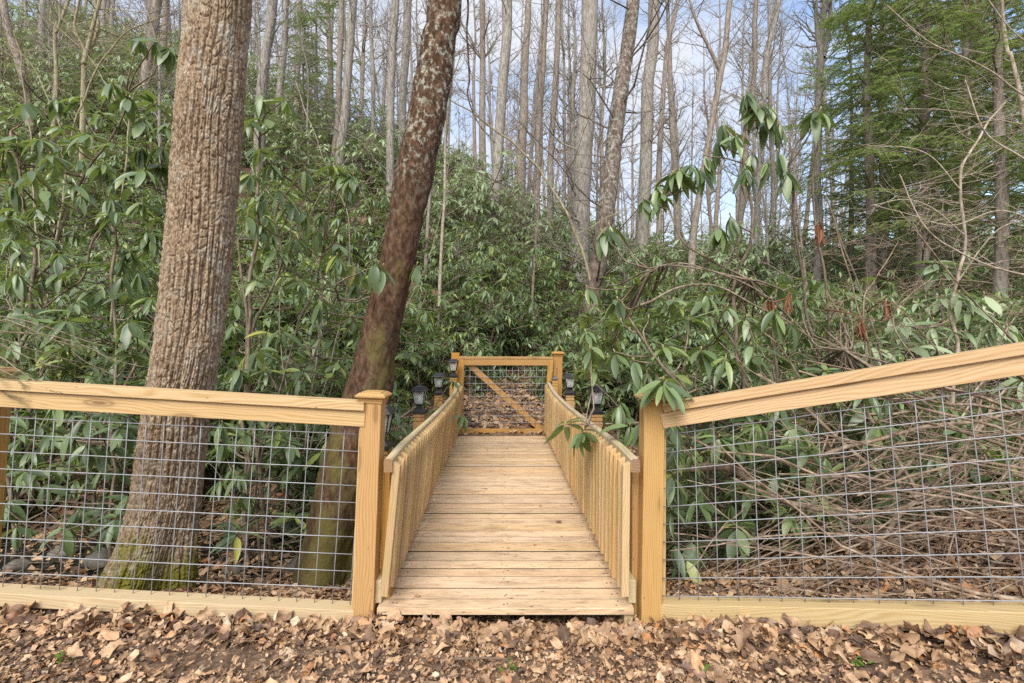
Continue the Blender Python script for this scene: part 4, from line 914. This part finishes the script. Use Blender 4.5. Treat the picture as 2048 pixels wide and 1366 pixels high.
stone(1440, 1120, 4.2, .14, 'stone behind the right fence near its post', 5); stone(690, 1140, 4.0, .12, 'dark wet stone beside the foot of the leaning tree', 6); stone(40, 1105, 4.4, .11, 'low stone at the left edge of the creek', 7)

# ------------------------------------------------------------------ footbridge
DZ = .095; BX = lambda x0, d: x0-.025*(d-2.5)
bridge = empty('footbridge', (0, 2.5, 0)); tag(bridge, 'wooden plank footbridge with slatted railings leading to the gate', 'bridge')
mb = MB(); r = np.random.default_rng(50); y = 2.492; k = 0; yend = 6.88; bw = .2285
while y < yend-.12:
    w_ = bw if k else .205; y1 = min(y+w_-.008, yend); c = -.025*((y+y1)/2-2.5)
    cuts = [0, 1] if k % 2 == 0 or k > 1 else [0, 1]
    dz_ = r.normal(0, .0012); sk = r.normal(0, .0012)
    # each plank carries a shallow groove so that it reads as two narrow faces
    ym = y+(y1-y)*(.58 if k % 2 else .46); g = .0035
    for (a_, b_, gp) in ((y, ym-.0018, 0), (ym+.0018, y1, 1)):
        x0, x1 = -.6725+c+r.normal(0, .001), .612+c+r.normal(0, .001)
        n0 = mb.n; box(mb, x0, x1, a_-2.5, b_-2.5, DZ-.034+dz_, DZ+dz_)
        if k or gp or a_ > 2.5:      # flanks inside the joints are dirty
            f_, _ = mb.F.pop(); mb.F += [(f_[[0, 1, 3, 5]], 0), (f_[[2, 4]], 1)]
        for sx_ in (-.61, -.585, -.04, -.015, .53, .555):      # screw heads
            xx, yy = sx_+c+r.normal(0, .004), r.uniform(a_+.02, b_-.02)-2.5; th_ = np.arange(7)*2*math.pi/7
            mb.add(np.stack([xx+.0045*np.cos(th_), yy+.0045*np.sin(th_), np.full(7, DZ+dz_+.0012)], 1), np.arange(7)[None], 2)
    y += w_; k += 1
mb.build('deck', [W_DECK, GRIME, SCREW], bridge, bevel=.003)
for x in (-.655, -.03, .585):
    mb = MB(); box(mb, 0, 4.35, -.021, .021, -.14, 0); o = mb.build('stringer', W_DARK if x == -.03 else W_SILL, bridge); o.location = (x, .012 if x != -.03 else .2, DZ-.036); o.rotation_euler = (0, 0, math.pi/2+.025)
RZ = np.array([[2.44, .853], [2.75, .858], [3.1, .846], [3.8, .818], [4.5, .795], [5.2, .78], [5.9, .777], [6.3, .795], [6.72, .835]])
def baluster_mesh():
    mb = MB(); h = .0185; Lb = 1.0
    mb.add([(0, -h, -h), (0, h, -h), (0, h, h), (0, -h, h), (Lb, -h, -h), (Lb, h, -h), (Lb-.022, h, h), (Lb-.022, -h, h)], BOXF[:, ::-1]); return mb
for sx, xt, xb in ((-1, -.607, -.668), (1, .603, .597)):
    rail_ = empty('railing', (0, 0, 0)); rail_.parent = bridge
    pts = np.array([[BX(xt, d), d-2.5, z-.033] for d, z in RZ]); pts = smooth_path(pts, 30)
    mb = MB(); a = .0205; b_ = .033; prof = [(-a, -b_), (a, -b_), (a, b_-.008), (a-.008, b_), (-a+.008, b_), (-a, b_-.008)]; V = []
    for p in pts:
        for (q1, q2) in prof: V.append((p[0]+q1, p[1], p[2]+q2))
    n = 6; i = np.arange(29)[:, None]*n; j = np.arange(n)[None]; j2 = (j+1) % n
    V = np.array(V); org = V[0].copy()
    # local X runs along the rail so that the grain does too
    M_ = Matrix(((0, -1, 0, org[0]), (1, 0, 0, org[1]), (0, 0, 1, org[2]), (0, 0, 0, 1))); Mi = np.array(M_.inverted()); V = V@Mi[:3, :3].T+Mi[:3, 3]
    mb.add(V, np.stack([i+j, i+j2, i+n+j2, i+n+j], -1).reshape(-1, 4)); mb.add(V[:6], np.array([[5, 4, 3, 2, 1, 0]]), 1); mb.add(V[-6:], np.array([[0, 1, 2, 3, 4, 5]]), 1)
    o = mb.build('handrail', [W_HAND, W_END], rail_); o.matrix_local = M_
    mb = MB(); box(mb, 0, 4.22, -.019, .019, .03, .145); o = mb.build('bottom_rail', W_HAND, rail_, bevel=.003); o.location = (xb+sx*.012, .03, DZ+.003-.03+.002); o.rotation_euler = (0, 0, math.pi/2+.025)
    me = None; d = 2.475; rb = np.random.default_rng(60+sx); kk = 0
    while d < 6.74:
        zt = np.interp(d, RZ[:, 0], RZ[:, 1])-.024; p1 = np.array([BX(xt, d)-sx*.0395, d-2.5, zt]); p0 = np.array([BX(xb, d)-sx*.040, d-2.5, DZ+.075]); p0[0] += rb.normal(0, .002)
        x = Vector(p1-p0); ln = x.length; x.normalize(); yv = Vector((0, 1, 0)); zv = x.cross(yv).normalized(); 
        if sx > 0: pass
        # bevelled side faces the walkway
        if zv.x*(-sx) < 0: yv = -yv; zv = -zv
        yv = zv.cross(x)
        Mb = Matrix(((x.x*ln, yv.x, zv.x, p0[0]), (x.y*ln, yv.y, zv.y, p0[1]), (x.z*ln, yv.z, zv.z, p0[2]), (0, 0, 0, 1)))
        if me is None: me = baluster_mesh().mesh('baluster', W_BAL)
        o = bpy.data.objects.new('baluster', me); COL.objects.link(o); o.parent = rail_; o.matrix_local = Mb; bev(o, .002, 1)
        d += .0965+rb.normal(0, .002); kk += 1
    # end post of the railing, behind the fence post
    o = beam('end_post', (BX(xt, 2.66)+sx*.045, .13, -.05), (BX(xt, 2.66)+sx*.045, .13, .80), .045, .085, W_POST, rail_, up=(0, 1, 0))
    for dd in (3.9, 5.3, 6.7):
        xx = BX(xt, dd)+sx*.045; beam('rail_post', (xx, dd-2.5, -.2), (xx, dd-2.5, float(np.interp(dd, RZ[:, 0], RZ[:, 1]))-.08), .045, .085, W_BAL, rail_, up=(0, 1, 0))
# ------------------------------------------------------------------ fences
def cap_mesh(w0):
    mb = MB(); k = w0/.1025
    for z0, a, z1, b_ in ((0, .112, .014, .116), (.014, .122, .020, .126), (.020, .119, .030, .134), (.030, .150, .040, .152), (.040, .150, .052, .118), (.052, .098, .057, .094), (.057, .094, .058, .0)):
        frustum(mb, z0*k, a*k, z1*k, b_*k)
    return mb
def post(parent, p0, p1, wd, mat=W_POST, capm=W_POST, cap=True, name='post'):
    up = Vector(p1)-Vector(p0); o = beam(name, p0, p1, wd, wd, mat, parent, up=(0, 1, 0), bevel=.003)
    if cap:
        c = cap_mesh(wd).build('post_cap', capm, o, bevel=.002); ln = up.length; c.matrix_local = Matrix.Translation((ln-.006, 0, 0))@Matrix.Rotation(math.pi/2, 4, 'Y')
    return o
def wire_mesh(name, BL, BR, TL_, TR, nx_, nz_, parent, rad=.0024, extra=.02, skip_top=False):
    """welded wire panel between four corners"""
    mb = MB(); BL, BR, TL_, TR = map(np.array, (BL, BR, TL_, TR)); r = np.random.default_rng(5)
    up = (TL_-BL); up = up/np.linalg.norm(up)
    for i in range(nx_+1):
        f = i/nx_; a = BL+(BR-BL)*f; b_ = TL_+(TR-TL_)*f; n = 5; p = np.linspace(a-up*extra, b_+up*.01, n)+r.normal(0, .0008, (n, 3)); tube(mb, p, rad, 5, cap=True)
    for k in range(nz_+1):
        f = k/nz_; a = BL+(TL_-BL)*f; b_ = BR+(TR-BR)*f; n = 12; p = np.linspace(a, b_, n)+np.array([0, -rad*1.6, 0])+r.normal(0, .0008, (n, 3)); tube(mb, p, rad, 5, cap=True)
    return mb.build(name, WIRE, parent, True)
def extl(a, b, f): return np.array(a)+(np.array(b)-np.array(a))*f
# left fence: image rows at px 0 (d 2.42) and px 722 (d 2.5)
lf = empty('mesh_fence', (-1.6, 2.47, 0)); tag(lf, 'timber framed wire mesh fence sloping gently down to the bridge from the left', 'fence')
dl, dr = 2.43, 2.50
def two(py0, py1, off=0.0, x0=0, x1=735): a = P(x0, py0, dl); b_ = P(x1, py1, dr); a[1] += off; b_[1] += off; return a, b_
def leftbeam(nm, t0, t1, wd, mat, off, x1=735, ext=1.3):
    # t0,t1: top and bottom rows at each end
    a0, b0 = two(t0[0], t1[0], off, 0, x1); a1, b1 = two(t0[1], t1[1], off, 0, x1); h = (a0[2]-a1[2]+b0[2]-b1[2])/2
    a, b_ = (a0+a1)/2, (b0+b1)/2; a = extl(b_, a, 1+ext/1.8); return beam(nm, a, b_, wd, h-.003, mat, lf)
leftbeam('cap_rail', (759, 780), (803, 821), .088, W_RAIL, .02, 730)
leftbeam('top_rail', (780, 814), (821, 854), .038, W_RAIL, .012, 730)
leftbeam('bottom_board', (1187, 1213), (1221, 1250), .095, W_SILL, .047, 712)
a, b_ = two(1183, 1214, .06); 
wl = wire_mesh('wire_mesh', extl(P(700, 1210, 2.555), P(-8, 1178, 2.485), 1.55), P(700, 1210, 2.555), extl(P(726, 834, 2.545), P(24, 800, 2.475), 1.55), P(726, 834, 2.545), 30, 11, lf)
post(lf, (P(729, 1290, 2.55)), P(747.5, 802, 2.55), .1025)
beam('nailer', P(709, 1222, 2.535), P(725, 854, 2.535), .024, .04, W_RAIL, lf, up=(0, 1, 0))
pp0 = P(-52, 1300, 2.62); pp1 = P(-12, 754, 2.62); post(lf, pp0, pp1, .1025)
adopt(lf)
# right fence, climbing the bank towards the right
rf = empty('mesh_fence', (1.4, 2.15, 0)); tag(rf, 'timber framed wire mesh fence climbing steeply to the right of the bridge', 'fence')
d1 = lambda px: None
def rp(px, py): 
    # plane through (px 1322, d 2.5) and (px 2048, d 1.87): x = .745 + s*1.17 ; y = 2.5 - s*.63
    u = (px-1024)/F; s = (2.5*u-.745)/(1.17+.63*u); d = 2.5-.63*s; return P(px, py, d)
def rightbeam(nm, l, r2, wd, mat, off, x0=1322, ext=1.0):
    a0, a1 = rp(x0, l[0]), rp(x0, l[1]); b0, b1 = rp(2048, r2[0]), rp(2048, r2[1]); h = (a0[2]-a1[2]+b0[2]-b1[2])/2
    a, b_ = (a0+a1)/2, (b0+b1)/2; nrm = np.array([.63, 1.17, 0]); nrm /= np.linalg.norm(nrm); a = a+nrm*off; b_ = b_+nrm*off; b_ = extl(a, b_, 1+ext/1.3)
    return beam(nm, a, b_, wd, h-.003, mat, rf)
rightbeam('cap_rail', (806, 825), (685, 709), .088, W_RAIL, .02, 1328)
rightbeam('top_rail', (825, 858), (709, 749), .038, W_RAIL, .012, 1324)
rightbeam('bottom_board', (1210, 1243), (1223, 1273), .09, W_SILL, .045, 1316)
nrm = np.array([.63, 1.17, 0]); nrm /= np.linalg.norm(nrm)
BLr = rp(1318, 1200)+nrm*.05; BRr = rp(2100, 1214)+nrm*.05; TLr = rp(1335-20, 838)+nrm*.045; TRr = rp(2048-14, 728)+nrm*.045
upv = (BRr-BLr); 
e2 = 1.35
wire_mesh('wire_mesh', BLr, extl(BLr, BRr, e2), TLr, extl(TLr, TRr, e2), 21, 10, rf)
post(rf, P(1296.5, 1290, 2.55), P(1304, 806, 2.55), .1025)
beam('nailer', P(1326, 1215, 2.57), P(1327, 860, 2.57), .02, .03, W_RAIL, rf, up=(0, 1, 0))
adopt(rf)
# ------------------------------------------------------------------ gate and its posts
DG = 6.97
def gp(px, py): return P(px, py, DG)
gate = empty('timber_gate', (gp(1006, 869)[0], DG, .08)); tag(gate, 'wooden gate with wire mesh and a diagonal brace at the far end of the bridge', 'gate')
beam('gate_cap', gp(918, 715.2), gp(1106.5, 715.8), .05, .033, W_GATE, gate)
a = gp(925, 725); 
beam('top_rail', gp(928.6, 724.3), gp(1096.6, 724.8), .038, .085, W_GATE, gate)
beam('stile', gp(918.3, 869), gp(923.4, 718), .038, .072, W_GATE, gate, up=(1, 0, 0)); beam('stile', gp(1091.5, 869), gp(1101.6, 718), .038, .074, W_GATE, gate, up=(1, 0, 0))
beam('bottom_rail', gp(921.6, 863.3), gp(1088, 863.3), .038, .082, W_GATE, gate)
beam('brace', gp(938, 729)+np.array([0, .045, 0]), gp(1083, 860)+np.array([0, .045, 0]), .036, .082, W_GATE, gate)
wire_mesh('wire_mesh', gp(925, 858)+np.array([0, .012, 0]), gp(1094, 858)+np.array([0, .012, 0]), gp(928, 728)+np.array([0, .012, 0]), gp(1098, 728)+np.array([0, .012, 0]), 14, 10, gate, .0028)
mb = MB(); box(mb, -.02, .02, -.012, 0, -.05, .05); o = mb.build('latch', BLACK, gate); o.location = gp(1100, 770)+np.array([0, -.02, 0])
adopt(gate)
g1 = beam('gate_post', P(911.5, 880, 7.08), P(911.5, 705.5, 7.08), .11, .11, W_GATE, None, up=(0, 1, 0)); tag(g1, 'left gate post without a cap at the far end of the bridge', 'post')
g2 = beam('gate_post', P(1112, 880, 7.10), P(1115.5, 712, 7.10), .125, .125, W_GATE, None, up=(0, 1, 0)); tag(g2, 'right gate post with a moulded cap at the far end of the bridge', 'post')
c = cap_mesh(.125).build('post_cap', W_GATE, g2, bevel=.002); c.matrix_local = Matrix.Translation((P(0, 712, 7.1)[2]-P(0, 880, 7.1)[2]-.004, 0, 0))@Matrix.Rotation(math.pi/2, 4, 'Y')

# ------------------------------------------------------------------ solar lanterns on grooved posts
def lantern_parts(t_, zt, small_=False):
    """lantern standing on z = zt in the thing's space"""
    if small_:
        mb = MB(); frustum(mb, zt, .085, zt+.012, .085); frustum(mb, zt+.012, .075, zt+.05, .03); frustum(mb, zt+.05, .03, zt+.056, .001); mb.build('cap', BLACK, t_); return
    mb = MB()
    for z0, a, z1, b_ in ((-.012, .112, .012, .112), (.012, .104, .040, .05), (.040, .046, .062, .046), (.062, .05, .072, .078), (.072, .084, .078, .084)): frustum(mb, zt+z0, a, zt+z1, b_)
    mb.build('base', BLACK, t_)
    mb = MB(); frustum(mb, zt+.078, .070, zt+.192, .112); mb.build('glass', GLASS, t_)
    mb = MB(); 
    for sx in (-1, 1):
        for sy in (-1, 1): tube(mb, [(sx*.038, sy*.038, zt+.078), (sx*.059, sy*.059, zt+.194)], .0045, 5)
    mb.build('frame', BLACK, t_)
    mb = MB(); tube(mb, [(0, 0, zt+.085), (0, 0, zt+.16)], .021, 10, cap=True); mb.build('bulb', BULB, t_, True)
    mb = MB(); frustum(mb, zt+.192, .152, zt+.200, .152); frustum(mb, zt+.200, .146, zt+.232, .085); roof = mb.build('roof', BLACK, t_, bevel=.002)
    mb = MB(); frustum(mb, zt+.233, .074, zt+.2355, .074); mb.build('solar_panel', PANEL, roof)
    mb = MB(); tube(mb, [(0, 0, zt+.192), (0, 0, zt+.165)], .03, 10, cap=True); mb.build('socket', BLACK, t_, True)
def lamp(px, ytop, d, wd, label, side, small_=False, zdown=.9):
    c = P(px, ytop, d); base = (c[0], c[1], c[2]-zdown); t_ = empty('lamp_post', base); tag(t_, label, 'lamp', None)
    zt = zdown; mb = MB(); h = wd/2
    zs = [(-.3, h), (zt-.088, h), (zt-.084, h-.008), (zt-.078, h-.008), (zt-.074, h), (zt-.050, h), (zt-.046, h-.008), (zt-.040, h-.008), (zt-.036, h), (zt-.002, h)]
    for (z0, a), (z1, b_) in zip(zs[:-1], zs[1:]):
        V = [(sx*a, sy*a, z0) for sx, sy in ((-1, -1), (1, -1), (1, 1), (-1, 1))]+[(sx*b_, sy*b_, z1) for sx, sy in ((-1, -1), (1, -1), (1, 1), (-1, 1))]; mb.add(V, BOXF[2:])
    mb.add([(-h, -h, zt-.002), (h, -h, zt-.002), (h, h, zt-.002), (-h, h, zt-.002)], np.array([[0, 1, 2, 3]]))
    V0 = mb.V; mb.V = [np.stack([v[:, 2], v[:, 1], -v[:, 0]], 1) for v in V0]       # grain along local X
    o = mb.build('post', W_POST, t_); o.rotation_euler = (0, -math.pi/2, 0)
    lantern_parts(t_, zt, small_); return t_
lamp(762, 893, 2.9, .10, 'nearest left lantern post, its solar lantern half hidden behind the near left fence post', -1)
lamp(839, 824, 4.55, .10, 'second black solar lantern on a grooved post along the left railing', -1)
lamp(878, 787, 5.75, .095, 'third black solar lantern on a grooved post along the left railing', -1)
lamp(907, 752.5, 6.8, .095, 'farthest left lantern on a grooved post beside the gate', -1)
lamp(1109.5, 760, 6.88, .075, 'short grooved post with a small black cap in front of the right gate post', 1, True)
lamp(1139.5, 787, 5.9, .095, 'black solar lantern on a grooved post on the right, just this side of the gate', 1)
lamp(1192, 824, 4.4, .10, 'black solar lantern on a grooved post on the right, half hidden by rhododendron leaves', 1)

# small hemlock sprays hanging over the left fence rail
r = np.random.default_rng(700); tw = MB(); gn = MB(); needle = (np.array([(0, 0, 0), (.5, -.16, 0), (1, 0, -.05), (.5, .16, 0)]), [np.array([(0, 1, 2, 3)])]); PP, DD, SS_, SC = [], [], [], []
root = P(-420, 640, 2.9)
for (a_, b_) in (((-420, 640, 2.9), (60, 770, 2.40)), ((-420, 640, 2.9), (120, 790, 2.42)), ((-420, 640, 2.9), (20, 800, 2.38)), ((-420, 640, 3.0), (220, 690, 3.0)), ((-420, 650, 3.0), (280, 735, 2.9)), ((-420, 650, 3.2), (170, 720, 3.1)), ((-420, 660, 3.2), (120, 740, 2.8)), ((-420, 640, 3.2), (190, 700, 2.75))):
    p = wobble(smooth_path([P(*a_), extl(P(*a_), P(*b_), .6)+np.array([0, 0, .12]), P(*b_)], 16), .03, 5, int(b_[0])); tube(tw, p, np.linspace(.008, .0015, 16), 5)
    for k in range(34):
        f = r.uniform(.35, 1)*14.9; i0 = int(f); q = p[i0]; dd = p[i0+1]-p[i0]; dd /= np.linalg.norm(dd); td = dd*.6+np.array([r.normal(0, .5), r.normal(0, .5), r.normal(-.25, .25)]); td /= np.linalg.norm(td); tl = r.uniform(.05, .15); e = q+td*tl; tube(tw, [q, e], [.0014, .0008], 3)
        kk = int(tl/.006); ff = np.linspace(.05, 1, kk)[:, None]; tn = np.cross(td, [0, 0, 1.]); tn /= np.linalg.norm(tn)+1e-9
        for s2 in (-1, 1): PP.append(q+(e-q)*ff); DD.append(np.repeat((td*.5+s2*tn)[None], kk, 0)+r.normal(0, .12, (kk, 3))); SS_.append(np.repeat(np.cross(td*.5+s2*tn, [0, 0, 1.])[None], kk, 0)+r.normal(0, .3, (kk, 3))); SC.append(r.uniform(.009, .016, kk))
stamp(gn, needle, np.concatenate(PP), np.concatenate(DD), np.concatenate(SS_), np.concatenate(SC))
gx = ground_at(root[0], root[1]); tube(tw, [(root[0], root[1]+.2, gx-.1), (root[0]+.02, root[1]+.1, .8), tuple(root)], [.03, .02, .008], 7)
t_ = empty('hemlock_sapling', (root[0], root[1]+.2, gx)); tag(t_, 'feathery hemlock sprays reaching over the left fence rail from the left edge', 'tree')
tw.build('branches', BARK_THIN, t_, True); gn.build('needles', HEM, t_); adopt(t_)
bpy.context.view_layer.update()
